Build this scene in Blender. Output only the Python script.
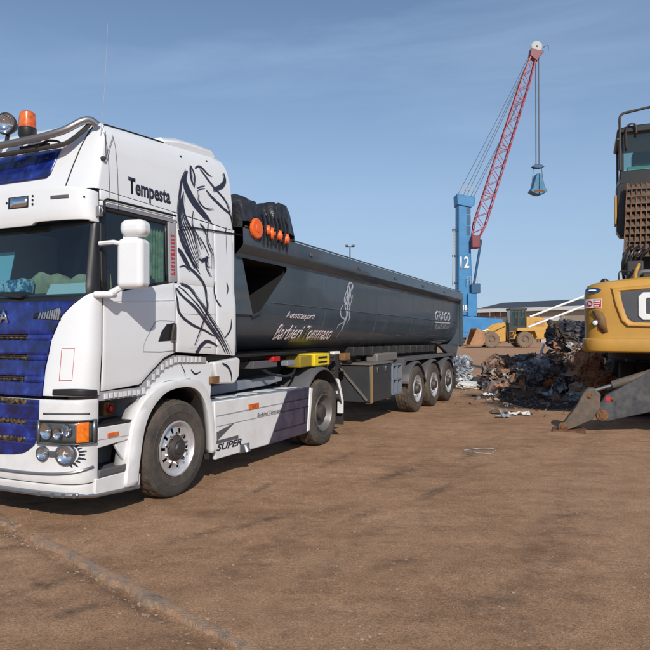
import bpy, bmesh, math, random
import numpy as np
from mathutils import Vector, Matrix, noise
random.seed(7)
for o in list(bpy.data.objects):
    bpy.data.objects.remove(o)
SC = bpy.context.scene
COL = SC.collection
R = math.radians

# ------------------------------------------------------------------ camera
cd = bpy.data.cameras.new('camera')
cam = bpy.data.objects.new('camera', cd)
COL.objects.link(cam)
cam.location = (0, 0, 1.797)
cam.rotation_euler = (R(90.6326), 0, 0)
cd.sensor_width = 36
cd.lens = 36.478
cd.clip_start = 0.05
cd.clip_end = 8000
SC.camera = cam
SC.render.resolution_x = 1024
SC.render.resolution_y = 1024

# ------------------------------------------------------------------ light
SUN_DIR = Vector((0.143, -0.843, 0.519)).normalized()      # towards the sun
sd = bpy.data.lights.new('sun', 'SUN')
sd.energy = 3.9
sd.angle = R(0.53)
sd.color = (1.0, 0.95, 0.87)
sun = bpy.data.objects.new('sun', sd)
COL.objects.link(sun)
sun.rotation_euler = SUN_DIR.to_track_quat('Z', 'Y').to_euler()
sun.location = (4, -24, 30)

W = bpy.data.worlds.new('World')
SC.world = W
W.use_nodes = True
nt = W.node_tree
nt.nodes.clear()
wo = nt.nodes.new('ShaderNodeOutputWorld')
bg = nt.nodes.new('ShaderNodeBackground')
sky = nt.nodes.new('ShaderNodeTexSky')
sky.sky_type = 'NISHITA'
sky.sun_disc = False
sky.sun_elevation = math.asin(SUN_DIR.z)
sky.sun_rotation = math.atan2(SUN_DIR.x, SUN_DIR.y)
sky.air_density = 1.0
sky.dust_density = 0.2
sky.ozone_density = 3.0
sky.altitude = 0
# thin streaky cirrus mixed into the clear sky
tc = nt.nodes.new('ShaderNodeTexCoord')
mp = nt.nodes.new('ShaderNodeMapping')
mp.inputs['Rotation'].default_value = (R(20), R(32), R(15))
mp.inputs['Scale'].default_value = (1.1, 1.6, 6.5)
nz = nt.nodes.new('ShaderNodeTexNoise')
nz.inputs['Scale'].default_value = 1.5
nz.inputs['Detail'].default_value = 8
nz.inputs['Roughness'].default_value = 0.55
nz.inputs['Distortion'].default_value = 0.5
rp = nt.nodes.new('ShaderNodeValToRGB')
rp.color_ramp.elements[0].position = 0.42
rp.color_ramp.elements[1].position = 0.85
rp.color_ramp.elements[0].color = (0, 0, 0, 1)
rp.color_ramp.elements[1].color = (0.5, 0.5, 0.5, 1)
mx = nt.nodes.new('ShaderNodeMixRGB')
mx.inputs['Color2'].default_value = (4.6, 6.1, 8.4, 1)
L = nt.links.new
L(tc.outputs['Generated'], mp.inputs['Vector'])
L(mp.outputs['Vector'], nz.inputs['Vector'])
L(nz.outputs['Fac'], rp.inputs['Fac'])
L(rp.outputs['Color'], mx.inputs['Fac'])
L(sky.outputs['Color'], mx.inputs['Color1'])
# pale haze low in the sky, the same all round
sp = nt.nodes.new('ShaderNodeSeparateXYZ')
hz = nt.nodes.new('ShaderNodeMapRange')
hz.interpolation_type = 'SMOOTHSTEP'
hz.inputs['From Min'].default_value = -0.05
hz.inputs['From Max'].default_value = 0.50
hz.inputs['To Min'].default_value = 0.85
hz.inputs['To Max'].default_value = 0.10
mh = nt.nodes.new('ShaderNodeMixRGB')
mh.inputs['Color2'].default_value = (3.5, 4.85, 6.9, 1)
L(tc.outputs['Generated'], sp.inputs[0])
L(sp.outputs['Z'], hz.inputs['Value'])
L(hz.outputs['Result'], mh.inputs['Fac'])
L(mx.outputs['Color'], mh.inputs['Color1'])
L(mh.outputs['Color'], bg.inputs['Color'])
bg.inputs['Strength'].default_value = 0.105
L(bg.outputs['Background'], wo.inputs['Surface'])

SC.view_settings.view_transform = 'Standard'
SC.view_settings.look = 'None'
SC.view_settings.exposure = 0.0
SC.view_settings.gamma = 1.0
SC.view_settings.use_curve_mapping = False
SC.render.engine = 'CYCLES'

# ------------------------------------------------------------------ materials
def mat(name, col, rough=0.5, metal=0.0, col2=None, ns=4.0, lo=0.4, hi=0.65, bump=0.0, bs=60.0,
        coat=0.0, dust=0.0, dustcol=(0.20, 0.125, 0.075), dscale=3.0, detail=6.0, spec=0.5, emit=None,
        vor=False, dmap=None):
    m = bpy.data.materials.new(name)
    m.use_nodes = True
    t = m.node_tree
    b = t.nodes['Principled BSDF']
    k = t.links.new
    b.inputs['Roughness'].default_value = rough
    b.inputs['Metallic'].default_value = metal
    b.inputs['Specular IOR Level'].default_value = spec
    if coat:
        b.inputs['Coat Weight'].default_value = coat
        b.inputs['Coat Roughness'].default_value = 0.06
    c = t.nodes.new('ShaderNodeTexCoord')
    src = None
    if col2 is not None:
        if vor:
            n = t.nodes.new('ShaderNodeTexVoronoi')
            n.inputs['Scale'].default_value = ns
            nn = t.nodes.new('ShaderNodeTexNoise')
            nn.inputs['Scale'].default_value = ns * 1.5
            ad = t.nodes.new('ShaderNodeMixRGB')
            ad.inputs['Fac'].default_value = 0.35
            k(c.outputs['Object'], nn.inputs['Vector'])
            k(c.outputs['Object'], ad.inputs['Color1'])
            k(nn.outputs['Color'], ad.inputs['Color2'])
            k(ad.outputs['Color'], n.inputs['Vector'])
            fac = n.outputs['Color']
        else:
            n = t.nodes.new('ShaderNodeTexNoise')
            n.inputs['Scale'].default_value = ns
            n.inputs['Detail'].default_value = detail
            n.inputs['Roughness'].default_value = 0.62
            k(c.outputs['Object'], n.inputs['Vector'])
            fac = n.outputs['Fac']
        r = t.nodes.new('ShaderNodeValToRGB')
        k(fac, r.inputs['Fac'])
        cols = [col] + (col2 if isinstance(col2, list) else [col2])
        els = r.color_ramp.elements
        els[0].position = lo
        els[0].color = (*cols[0], 1)
        els[1].position = hi
        els[1].color = (*cols[-1], 1)
        for i, cc in enumerate(cols[1:-1]):
            e = els.new(lo + (hi - lo) * (i + 1) / (len(cols) - 1))
            e.color = (*cc, 1)
        src = r.outputs['Color']
    else:
        rgb = t.nodes.new('ShaderNodeRGB')
        rgb.outputs[0].default_value = (*col, 1)
        src = rgb.outputs[0]
    if dust:
        n2 = t.nodes.new('ShaderNodeTexNoise')
        n2.inputs['Scale'].default_value = dscale
        n2.inputs['Detail'].default_value = 9
        n2.inputs['Roughness'].default_value = 0.7
        if dmap:
            dm = t.nodes.new('ShaderNodeMapping')
            dm.inputs['Scale'].default_value = dmap
            k(c.outputs['Object'], dm.inputs['Vector'])
            k(dm.outputs['Vector'], n2.inputs['Vector'])
        else:
            k(c.outputs['Object'], n2.inputs['Vector'])
        r2 = t.nodes.new('ShaderNodeMapRange')
        r2.inputs['From Min'].default_value = 0.35
        r2.inputs['From Max'].default_value = 0.75
        r2.inputs['To Max'].default_value = dust
        k(n2.outputs['Fac'], r2.inputs['Value'])
        mxx = t.nodes.new('ShaderNodeMixRGB')
        mxx.inputs['Color2'].default_value = (*dustcol, 1)
        k(r2.outputs['Result'], mxx.inputs['Fac'])
        k(src, mxx.inputs['Color1'])
        src = mxx.outputs['Color']
        rr = t.nodes.new('ShaderNodeMapRange')
        rr.inputs['To Min'].default_value = rough
        rr.inputs['To Max'].default_value = min(1, rough + 0.5)
        k(r2.outputs['Result'], rr.inputs['Value'])
        k(rr.outputs['Result'], b.inputs['Roughness'])
    k(src, b.inputs['Base Color'])
    if bump:
        n3 = t.nodes.new('ShaderNodeTexNoise')
        n3.inputs['Scale'].default_value = bs
        n3.inputs['Detail'].default_value = 5
        k(c.outputs['Object'], n3.inputs['Vector'])
        bp = t.nodes.new('ShaderNodeBump')
        bp.inputs['Strength'].default_value = bump
        bp.inputs['Distance'].default_value = 0.02
        k(n3.outputs['Fac'], bp.inputs['Height'])
        k(bp.outputs['Normal'], b.inputs['Normal'])
    if emit:
        b.inputs['Emission Color'].default_value = (*emit[0], 1)
        b.inputs['Emission Strength'].default_value = emit[1]
    return m

def glass(name, tint, refl=0.9, ior=1.5, rough=0.0):
    m = bpy.data.materials.new(name)
    m.use_nodes = True
    t = m.node_tree
    t.nodes.clear()
    o = t.nodes.new('ShaderNodeOutputMaterial')
    tr = t.nodes.new('ShaderNodeBsdfTransparent')
    tr.inputs['Color'].default_value = (*tint, 1)
    gl = t.nodes.new('ShaderNodeBsdfGlossy')
    gl.inputs['Roughness'].default_value = rough
    gl.inputs['Color'].default_value = (refl, refl, refl, 1)
    lw = t.nodes.new('ShaderNodeLayerWeight')
    lw.inputs['Blend'].default_value = 0.5
    pw = t.nodes.new('ShaderNodeMath')
    pw.operation = 'POWER'
    pw.inputs[1].default_value = 4.0
    t.links.new(lw.outputs['Facing'], pw.inputs[0])
    fr = t.nodes.new('ShaderNodeMapRange')
    fr.inputs['To Min'].default_value = ((ior - 1) / (ior + 1)) ** 2 * 1.6
    fr.inputs['To Max'].default_value = 1.0
    t.links.new(pw.outputs[0], fr.inputs['Value'])
    mi = t.nodes.new('ShaderNodeMixShader')
    t.links.new(fr.outputs[0], mi.inputs[0])
    t.links.new(tr.outputs[0], mi.inputs[1])
    t.links.new(gl.outputs[0], mi.inputs[2])
    t.links.new(mi.outputs[0], o.inputs[0])
    return m

M = {}
M['white'] = mat('white_paint', (0.77, 0.775, 0.78), 0.26, coat=0.5, dust=0.10, dustcol=(0.45, 0.38, 0.31), dscale=2.2)
M['white_low'] = mat('white_paint_dusty', (0.74, 0.74, 0.74), 0.33, coat=0.35, dust=0.32, dustcol=(0.36, 0.27, 0.20), dscale=3.5)
M['blue'] = mat('blue_graphic', (0.003, 0.006, 0.045), 0.3, col2=[(0.005, 0.013, 0.13), (0.010, 0.03, 0.24), (0.035, 0.085, 0.36)], ns=7, lo=0.36, hi=0.74, coat=0.6, detail=9)
M['navy'] = mat('navy_paint', (0.020, 0.022, 0.062), 0.35, coat=0.4, dust=0.35, dustcol=(0.22, 0.17, 0.15), dscale=5)
M['black'] = mat('black_plastic', (0.010, 0.011, 0.013), 0.4, dust=0.05)
M['dark'] = mat('dark_steel', (0.020, 0.021, 0.023), 0.55, dust=0.30, dscale=5)
M['chassis'] = mat('chassis_dust', (0.020, 0.021, 0.024), 0.6, dust=0.45, dscale=3, dustcol=(0.075, 0.055, 0.042))
M['seal_and_shade'] = mat('rubber_seal_and_shade', (0.01, 0.01, 0.01), 0.7)
M['grey'] = mat('grey_plastic', (0.085, 0.09, 0.10), 0.5, dust=0.3, dscale=5)
M['lgrey'] = mat('light_grey_trim', (0.34, 0.35, 0.37), 0.45, dust=0.25)
M['deck'] = mat('deck_grey', (0.17, 0.20, 0.25), 0.5, dust=0.35, col2=(0.26, 0.29, 0.34), ns=3)
M['tyre'] = mat('tyre_rubber', (0.030, 0.029, 0.029), 0.85, dust=0.85, dscale=2.2, dustcol=(0.15, 0.115, 0.085), bump=0.25, bs=45)
M['darktyre'] = mat('dark_tyre', (0.018, 0.017, 0.016), 0.9, dust=0.4, dscale=4, dustcol=(0.06, 0.045, 0.035))
M['tread'] = mat('tyre_tread', (0.04, 0.036, 0.032), 0.9, dust=0.95, dscale=6, dustcol=(0.21, 0.145, 0.095), bump=0.4, bs=30)
M['alu'] = mat('polished_aluminium', (0.74, 0.74, 0.75), 0.34, metal=0.7, dust=0.4, dscale=8, dustcol=(0.32, 0.28, 0.24))
M['chrome'] = mat('chrome', (0.75, 0.76, 0.78), 0.12, metal=1.0, dust=0.12)
M['steel'] = mat('worn_steel', (0.36, 0.36, 0.37), 0.38, metal=0.9, dust=0.3)
M['hub'] = mat('hub_dark', (0.06, 0.06, 0.062), 0.5, metal=0.5, dust=0.4)
M['ws'] = glass('windscreen_glass', (0.50, 0.64, 0.68), 0.9, 1.5)
M['sideglass'] = glass('side_glass', (0.62, 0.74, 0.68), 0.9, 1.5)
M['lens'] = glass('lamp_lens', (0.93, 0.95, 0.96), 0.95, 1.45)
M['reflector'] = mat('lamp_reflector', (0.8, 0.82, 0.85), 0.10, metal=1.0)
M['housing'] = mat('lamp_housing', (0.16, 0.17, 0.18), 0.3, metal=0.6)
M['orange'] = mat('orange_lens', (0.80, 0.20, 0.012), 0.22, coat=0.5, col2=(0.62, 0.11, 0.008), ns=30)
M['amber'] = mat('amber_lens', (0.75, 0.17, 0.02), 0.2, coat=0.7, col2=(0.45, 0.06, 0.005), ns=14)
M['orangeflat'] = mat('orange_plastic', (0.85, 0.13, 0.015), 0.4, dust=0.12)
M['red'] = mat('red_lens', (0.5, 0.02, 0.02), 0.3)
M['decal'] = mat('dark_decal', (0.022, 0.023, 0.045), 0.35)
M['decalw'] = mat('pale_decal', (0.55, 0.57, 0.62), 0.45, col2=(0.30, 0.33, 0.40), ns=10)
M['decalp'] = mat('pinkish_pale_decal', (0.62, 0.55, 0.58), 0.45)
M['dash'] = mat('dashboard', (0.035, 0.05, 0.055), 0.7)
M['interior'] = mat('cab_interior', (0.05, 0.075, 0.10), 0.8)
M['curtain'] = mat('beige_curtain', (0.46, 0.44, 0.27), 0.9, col2=(0.33, 0.33, 0.2), ns=8)
M['greencurtain'] = mat('green_curtain', (0.20, 0.30, 0.20), 0.9, col2=(0.08, 0.14, 0.12), ns=14)
M['paper'] = mat('pale_paper', (0.62, 0.78, 0.74), 0.8)
M['cyanpaper'] = mat('cyan_paper', (0.28, 0.62, 0.70), 0.7)
M['bluebox'] = mat('blue_white_box', (0.02, 0.16, 0.30), 0.6, col2=(0.45, 0.70, 0.75), ns=14, lo=0.48, hi=0.58)
M['body'] = mat('slate_body_paint', (0.040, 0.062, 0.084), 0.36, coat=0.4, dust=0.6, dustcol=(0.085, 0.10, 0.115), dscale=1.6, dmap=(1.3, 1, 0.35), col2=(0.055, 0.080, 0.104), ns=1.2)
M['bodyd'] = mat('slate_dark', (0.016, 0.022, 0.030), 0.4, dust=0.3, dustcol=(0.07, 0.065, 0.06))
M['tarp'] = mat('black_tarp', (0.012, 0.012, 0.014), 0.38, col2=(0.03, 0.03, 0.034), ns=9, bump=0.5, bs=22)
M['yellow'] = mat('yellow_plastic', (0.80, 0.58, 0.015), 0.4, dust=0.1)
M['yellowd'] = mat('yellow_plastic_dirty', (0.30, 0.22, 0.01), 0.5, dust=0.45)
M['tool'] = mat('toolbox_grey', (0.058, 0.060, 0.064), 0.38, metal=0.3, dust=0.3, dscale=3, dustcol=(0.10, 0.09, 0.085))
M['toollid'] = mat('toolbox_lid', (0.15, 0.145, 0.135), 0.5, dust=0.4)
M['strap'] = mat('tan_strap', (0.34, 0.22, 0.08), 0.6, dust=0.3)
M['bluegrey'] = mat('blue_grey_rack', (0.16, 0.20, 0.25), 0.5, dust=0.3)
M['catyellow'] = mat('machine_yellow', (0.50, 0.25, 0.024), 0.45, coat=0.1, col2=(0.56, 0.29, 0.035), ns=1.1, dust=0.55, dustcol=(0.36, 0.21, 0.075), dscale=2.0)
M['loaderyellow'] = mat('loader_yellow', (0.55, 0.30, 0.045), 0.5, dust=0.5, dustcol=(0.34, 0.21, 0.10), dscale=1.2)
M['loaderdust'] = mat('loader_dusty_tyre', (0.17, 0.12, 0.085), 0.9, dust=0.6, dustcol=(0.26, 0.18, 0.12))
M['bucketrust'] = mat('bucket_rust', (0.30, 0.15, 0.07), 0.7, col2=(0.42, 0.22, 0.10), ns=2)
M['slate'] = mat('slate_panel', (0.055, 0.062, 0.075), 0.45, dust=0.4, dustcol=(0.12, 0.10, 0.09))
M['whitepaint'] = mat('flat_white', (0.78, 0.78, 0.76), 0.5, dust=0.12)
M['brownmesh'] = mat('brown_mesh', (0.085, 0.055, 0.036), 0.75, col2=(0.14, 0.092, 0.06), ns=9, dust=0.3)
M['brownrecess'] = mat('brown_and_recess_shade', (0.15, 0.075, 0.03), 0.7, col2=(0.26, 0.13, 0.04), ns=9)
M['plate'] = mat('scuffed_plate', (0.040, 0.048, 0.060), 0.45, metal=0.3, col2=(0.10, 0.105, 0.11), ns=6, dust=0.5, dustcol=(0.16, 0.125, 0.095), dscale=9, dmap=(1, 1, .5))
M['plater'] = mat('rusted_plate', (0.10, 0.085, 0.07), 0.65, metal=0.2, col2=(0.17, 0.125, 0.09), ns=8, dust=0.4, dscale=9)
M['rust'] = mat('rust_brown', (0.10, 0.045, 0.022), 0.85, col2=(0.26, 0.12, 0.05), ns=9)
M['craneblue'] = mat('crane_blue', (0.022, 0.17, 0.38), 0.5, col2=(0.035, 0.21, 0.43), ns=0.6)
M['cranedblue'] = mat('crane_dark_blue', (0.012, 0.07, 0.16), 0.5)
M['cranered'] = mat('crane_red', (0.36, 0.05, 0.065), 0.5, col2=(0.46, 0.13, 0.15), ns=0.5)
M['cranedred'] = mat('crane_dark_red', (0.17, 0.03, 0.045), 0.5)
M['rope'] = mat('steel_rope', (0.09, 0.10, 0.12), 0.6)
M['sheave'] = mat('sheave_grey', (0.42, 0.44, 0.42), 0.6)
M['grab'] = mat('grab_blue', (0.03, 0.13, 0.25), 0.5, col2=(0.05, 0.19, 0.32), ns=2)
M['roofgrey'] = mat('roof_sheet', (0.052, 0.054, 0.064), 0.75)
M['wallbeige'] = mat('wall_beige', (0.42, 0.35, 0.26), 0.8, col2=(0.36, 0.30, 0.22), ns=0.3)
M['wallbrown'] = mat('wall_brown', (0.24, 0.16, 0.12), 0.8)
M['concrete'] = mat('kerb_concrete', (0.13, 0.105, 0.085), 0.95, col2=(0.30, 0.235, 0.18), ns=22, bump=0.6, bs=70, dust=1.5, dustcol=(0.40, 0.235, 0.135), dscale=5)
M['pebble'] = mat('pebble', (0.21, 0.14, 0.095), 0.9, col2=(0.34, 0.26, 0.20), ns=2)

# ------------------------------------------------------------------ mesh builder
class MB:
    SH = (0.0, 0.0, 0.0)      # frame origin subtracted from all coordinates
    def __init__(s):
        s.v = []
        s.f = []
    def add(s, vs, fs):
        b = len(s.v)
        s.v += [tuple(map(float, q)) for q in vs]
        s.f += [tuple(b + i for i in f) for f in fs]
        return s
    def box(s, x0, x1, y0, y1, z0, z1, mtx=None):
        if x0 > x1: x0, x1 = x1, x0
        if y0 > y1: y0, y1 = y1, y0
        if z0 > z1: z0, z1 = z1, z0
        vs = [Vector((x, y, z)) for z in (z0, z1) for y in (y0, y1) for x in (x0, x1)]
        if mtx is not None:
            vs = [mtx @ q for q in vs]
        return s.add(vs, [(0, 2, 3, 1), (4, 5, 7, 6), (0, 1, 5, 4), (2, 6, 7, 3), (0, 4, 6, 2), (1, 3, 7, 5)])
    def bar(s, a, b, w, h, up=(0, 0, 1)):
        a, b = Vector(a), Vector(b)
        d = (b - a).normalized()
        u = Vector(up)
        sd_ = d.cross(u)
        if sd_.length < 1e-4:
            sd_ = d.cross(Vector((1, 0, 0)))
        sd_.normalize()
        u = sd_.cross(d).normalized()
        vs = []
        for c in (a, b):
            for i, j in ((-1, -1), (1, -1), (1, 1), (-1, 1)):
                vs.append(c + sd_ * (i * w / 2) + u * (j * h / 2))
        return s.add(vs, [(3, 2, 1, 0), (4, 5, 6, 7), (0, 1, 5, 4), (1, 2, 6, 5), (2, 3, 7, 6), (3, 0, 4, 7)])
    def tube(s, pts, r, n=8, caps=True, r2=None):
        pts = [Vector(q) for q in pts]
        m = len(pts)
        rings = []
        prev = None
        for i, q in enumerate(pts):
            d = (pts[min(i + 1, m - 1)] - pts[max(i - 1, 0)]).normalized()
            if prev is None:
                a = d.cross(Vector((0, 0, 1)))
                if a.length < 1e-3:
                    a = d.cross(Vector((1, 0, 0)))
                a.normalize()
            else:
                a = (prev - d * prev.dot(d)).normalized()
            prev = a
            b = d.cross(a)
            rr = r if r2 is None else r + (r2 - r) * i / (m - 1)
            rings.append([q + (a * math.cos(2 * math.pi * k / n) + b * math.sin(2 * math.pi * k / n)) * rr for k in range(n)])
        vs = [q for rg in rings for q in rg]
        fs = []
        for i in range(m - 1):
            for k in range(n):
                fs.append((i * n + k, i * n + (k + 1) % n, (i + 1) * n + (k + 1) % n, (i + 1) * n + k))
        if caps:
            fs.append(tuple(range(n - 1, -1, -1)))
            fs.append(tuple((m - 1) * n + k for k in range(n)))
        return s.add(vs, fs)
    def cyl(s, a, b, r, n=16, r2=None):
        return s.tube([a, b], r, n, True, r2)
    def prism(s, poly, y0, y1, ax='y'):
        """poly in (x,z) extruded along y (or (x,y) along z / (y,z) along x)"""
        n = len(poly)
        def mk(p, h):
            if ax == 'y': return (p[0], h, p[1])
            if ax == 'z': return (p[0], p[1], h)
            return (h, p[0], p[1])
        vs = [mk(q, y0) for q in poly] + [mk(q, y1) for q in poly]
        fs = [tuple(range(n)), tuple(range(2 * n - 1, n - 1, -1))]
        for i in range(n):
            j = (i + 1) % n
            fs.append((j, i, n + i, n + j))
        return s.add(vs, fs)
    def grid(s, rows, closed=False):
        m, n = len(rows), len(rows[0])
        vs = [q for r_ in rows for q in r_]
        fs = []
        for i in range(m - 1):
            for k in range(n if closed else n - 1):
                k2 = (k + 1) % n
                fs.append((i * n + k, (i + 1) * n + k, (i + 1) * n + k2, i * n + k2))
        return s.add(vs, fs)
    def lathe(s, prof, c, n=40, ax='y', a0=0, a1=2 * math.pi):
        """prof: list of (r, h) about axis through c"""
        full = abs(a1 - a0 - 2 * math.pi) < 1e-6
        m = n if full else n + 1
        rows = []
        for r_, h in prof:
            row = []
            for k in range(m):
                a = a0 + (a1 - a0) * k / n
                ca, sa = math.cos(a) * r_, math.sin(a) * r_
                if ax == 'y': row.append((c[0] + ca, c[1] + h, c[2] + sa))
                elif ax == 'z': row.append((c[0] + ca, c[1] + sa, c[2] + h))
                else: row.append((c[0] + h, c[1] + ca, c[2] + sa))
            rows.append(row)
        return s.grid(rows, closed=full)
    def build(s, name, m, parent=None, smooth=True, bevel=0.0, seg=2, fix=True, ang=38, solid=0.0, origin=None):
        me = bpy.data.meshes.new(name)
        vs = s.v
        ox, oy, oz = origin if origin is not None else MB.SH
        if ox or oy or oz:
            vs = [(a - ox, b - oy, c - oz) for a, b, c in vs]
        me.from_pydata(vs, [], s.f)
        if fix:
            bm = bmesh.new()
            bm.from_mesh(me)
            bmesh.ops.recalc_face_normals(bm, faces=bm.faces)
            bm.to_mesh(me)
            bm.free()
        if smooth:
            me.polygons.foreach_set('use_smooth', [True] * len(me.polygons))
            me.set_sharp_from_angle(angle=R(ang))
        me.materials.append(M[m] if isinstance(m, str) else m)
        o = bpy.data.objects.new(name, me)
        COL.objects.link(o)
        if parent is not None:
            o.parent = parent
        if origin is not None:
            o.location = origin
        if solid:
            md = o.modifiers.new('solidify', 'SOLIDIFY')
            md.thickness = solid
            md.offset = -1
        if bevel:
            md = o.modifiers.new('bevel', 'BEVEL')
            md.width = bevel
            md.segments = seg
            md.limit_method = 'ANGLE'
            md.angle_limit = R(40)
            md.harden_normals = seg >= 3
        return o

    def split(s, name, m, parent=None, **kw):
        """each connected piece becomes an object of its own"""
        par = list(range(len(s.v)))
        def find(i):
            while par[i] != i:
                par[i] = par[par[i]]
                i = par[i]
            return i
        for f in s.f:
            r0 = find(f[0])
            for i in f[1:]:
                par[find(i)] = r0
        groups = {}
        for f in s.f:
            groups.setdefault(find(f[0]), []).append(f)
        out = []
        for fs in groups.values():
            ids = sorted({i for f in fs for i in f})
            mp_ = {i: j for j, i in enumerate(ids)}
            q = MB()
            q.v = [s.v[i] for i in ids]
            q.f = [tuple(mp_[i] for i in f) for f in fs]
            out.append(q.build(name, m, parent, **kw))
        return out

def tag(o, label=None, cat=None, group=None, kind=None):
    if label: o['label'] = label
    if cat: o['category'] = cat
    if group: o['group'] = group
    if kind: o['kind'] = kind
    return o

def thing(name, label, cat, loc=(0, 0, 0), rz=0.0, group=None):
    o = bpy.data.objects.new(name, None)
    o.empty_display_size = 0.3
    COL.objects.link(o)
    o.location = loc
    o.rotation_euler = (0, 0, rz)
    return tag(o, label, cat, group)

def sub(name, parent):
    o = bpy.data.objects.new(name, None)
    COL.objects.link(o)
    o.parent = parent
    return o

def lerp(t, z):
    return float(np.interp(z, [a for a, b in t], [b for a, b in t]))

def text(name, body, m, parent, org, xd, up, width, height, shear=0.0, bold=0.0, depth=0.002, align='L'):
    cu = bpy.data.curves.new('tmp', 'FONT')
    cu.body = body
    cu.offset = bold
    cu.shear = shear
    cu.resolution_u = 3
    to = bpy.data.objects.new('tmp', cu)
    COL.objects.link(to)
    dg = bpy.context.evaluated_depsgraph_get()
    me = bpy.data.meshes.new_from_object(to.evaluated_get(dg))
    bpy.data.objects.remove(to)
    xs = [q.co.x for q in me.vertices]
    ys = [q.co.y for q in me.vertices]
    sx, sy = width / (max(xs) - min(xs)), height / (max(ys) - min(ys))
    x0, y0 = min(xs), min(ys)
    xd, up, org = Vector(xd).normalized(), Vector(up).normalized(), Vector(org) - Vector(MB.SH)
    up2 = (up - xd * up.dot(xd)).normalized() if align == 'L' else up
    for q in me.vertices:
        q.co = org + xd * ((q.co.x - x0) * sx) + up * ((q.co.y - y0) * sy)
    me.materials.clear()
    me.materials.append(M[m])
    me.name = name
    o = bpy.data.objects.new(name, me)
    COL.objects.link(o)
    o.parent = parent
    md = o.modifiers.new('solidify', 'SOLIDIFY')
    md.thickness = depth
    md.offset = 0
    return o

def smoothline(pts, n=6):
    out = []
    p = [Vector(q) for q in pts]
    p = [p[0] * 2 - p[1]] + p + [p[-1] * 2 - p[-2]]
    for i in range(1, len(p) - 2):
        for k in range(n):
            t = k / n
            out.append(0.5 * ((2 * p[i]) + (-p[i - 1] + p[i + 1]) * t + (2 * p[i - 1] - 5 * p[i] + 4 * p[i + 1] - p[i + 2]) * t * t + (-p[i - 1] + 3 * p[i] - 3 * p[i + 1] + p[i + 2]) * t ** 3))
    out.append(p[-2])
    return out

def strokes(mb, lines, widths, yfun, taper=True, thick=0.002):
    """brush strokes lying on a side panel (x,z) with the surface at yfun(x,z)"""
    for ln, w in zip(lines, widths):
        q = smoothline([(a, b) for a, b in ln])
        n = len(q)
        l_, r_ = [], []
        for i in range(n):
            d = (q[min(i + 1, n - 1)] - q[max(i - 1, 0)])
            d = d.normalized() if d.length > 0 else Vector((1, 0))
            nn = Vector((-d.y, d.x))
            t = i / (n - 1)
            ww = w * (0.25 + 0.75 * math.sin(math.pi * min(1, t * 0.85 + 0.12))) / 2 if taper else w / 2
            for lst, sg in ((l_, 1), (r_, -1)):
                e = q[i] + nn * ww * sg
                lst.append((e.x, yfun(e.x, e.y) + thick, e.y))
        mb.grid([l_, r_])

# value noise helpers (numpy)
_NT = {}
def vnoise(x, y, seed):
    if seed not in _NT:
        _NT[seed] = np.random.RandomState(seed).rand(256, 256)
    T = _NT[seed]
    xi, yi = np.floor(x).astype(int), np.floor(y).astype(int)
    fx, fy = x - xi, y - yi
    fx = fx * fx * (3 - 2 * fx)
    fy = fy * fy * (3 - 2 * fy)
    g = lambda a, b: T[a & 255, b & 255]
    return (g(xi, yi) * (1 - fx) + g(xi + 1, yi) * fx) * (1 - fy) + (g(xi, yi + 1) * (1 - fx) + g(xi + 1, yi + 1) * fx) * fy
def fbm(x, y, seed, oct=4):
    s, a = 0, 0.5
    for i in range(oct):
        s = s + a * vnoise(x * 2 ** i, y * 2 ** i, seed + i)
        a *= 0.5
    return s
# ------------------------------------------------------------------ ground
KA, KB = np.array([-4.1, 7.36]), np.array([0.35, 3.04])
KD = (KB - KA) / np.linalg.norm(KB - KA)
KN = np.array([-KD[1], KD[0]])            # points to the far/right side
YAW = 0.44895
TX0, TY0 = -1.6065, 7.2289
BX, BZ = math.sin(YAW), math.cos(YAW)
def t2w(x, y):
    return TX0 - x * BX + y * BZ, TY0 - x * BZ - y * BX

def ground_z(x, y):
    x, y = np.asarray(x, float), np.asarray(y, float)
    z = (fbm(x * 0.5 + 31, y * 0.5 + 17, 3, 4) - 0.47) * 0.030
    z = z + (fbm(x * 4 + 5, y * 4 + 9, 11, 3) - 0.44) * 0.022
    # shallow ruts left by lorries, running with the truck and across the yard
    ly = (x - TX0) * BZ - (y - TY0) * BX
    for c, s in ((1.6, 0.16), (3.7, 0.17), (4.6, 0.14)):
        wob = (vnoise(y * 0.35 + c * 7, y * 0 + c, 5) - 0.5) * 0.5
        z = z - 0.012 * np.exp(-((ly - c - wob) / s) ** 2)
    d = (x - KA[0]) * KN[0] + (y - KA[1]) * KN[1]
    z = z - 0.022 / (1 + np.exp(np.clip((d + 0.02) * 60, -50, 50))) * (d > -2.5)
    z = z - 0.026 * np.exp(-((d + 0.10) / 0.05) ** 2)
    lx_ = -((x - TX0) * BX + (y - TY0) * BZ)
    ins_ = np.minimum.reduce([lx_ + 12.6, 0.5 - lx_, ly + 2.7, 0.10 - ly])
    under = np.clip(ins_ / 0.25, 0, 1)
    z = z * (1 - under * 0.85) - 0.004 * under
    far = np.clip((np.hypot(x, y) - 25) / 10, 0, 1)
    return z * (1 - far) - 0.002

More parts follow.
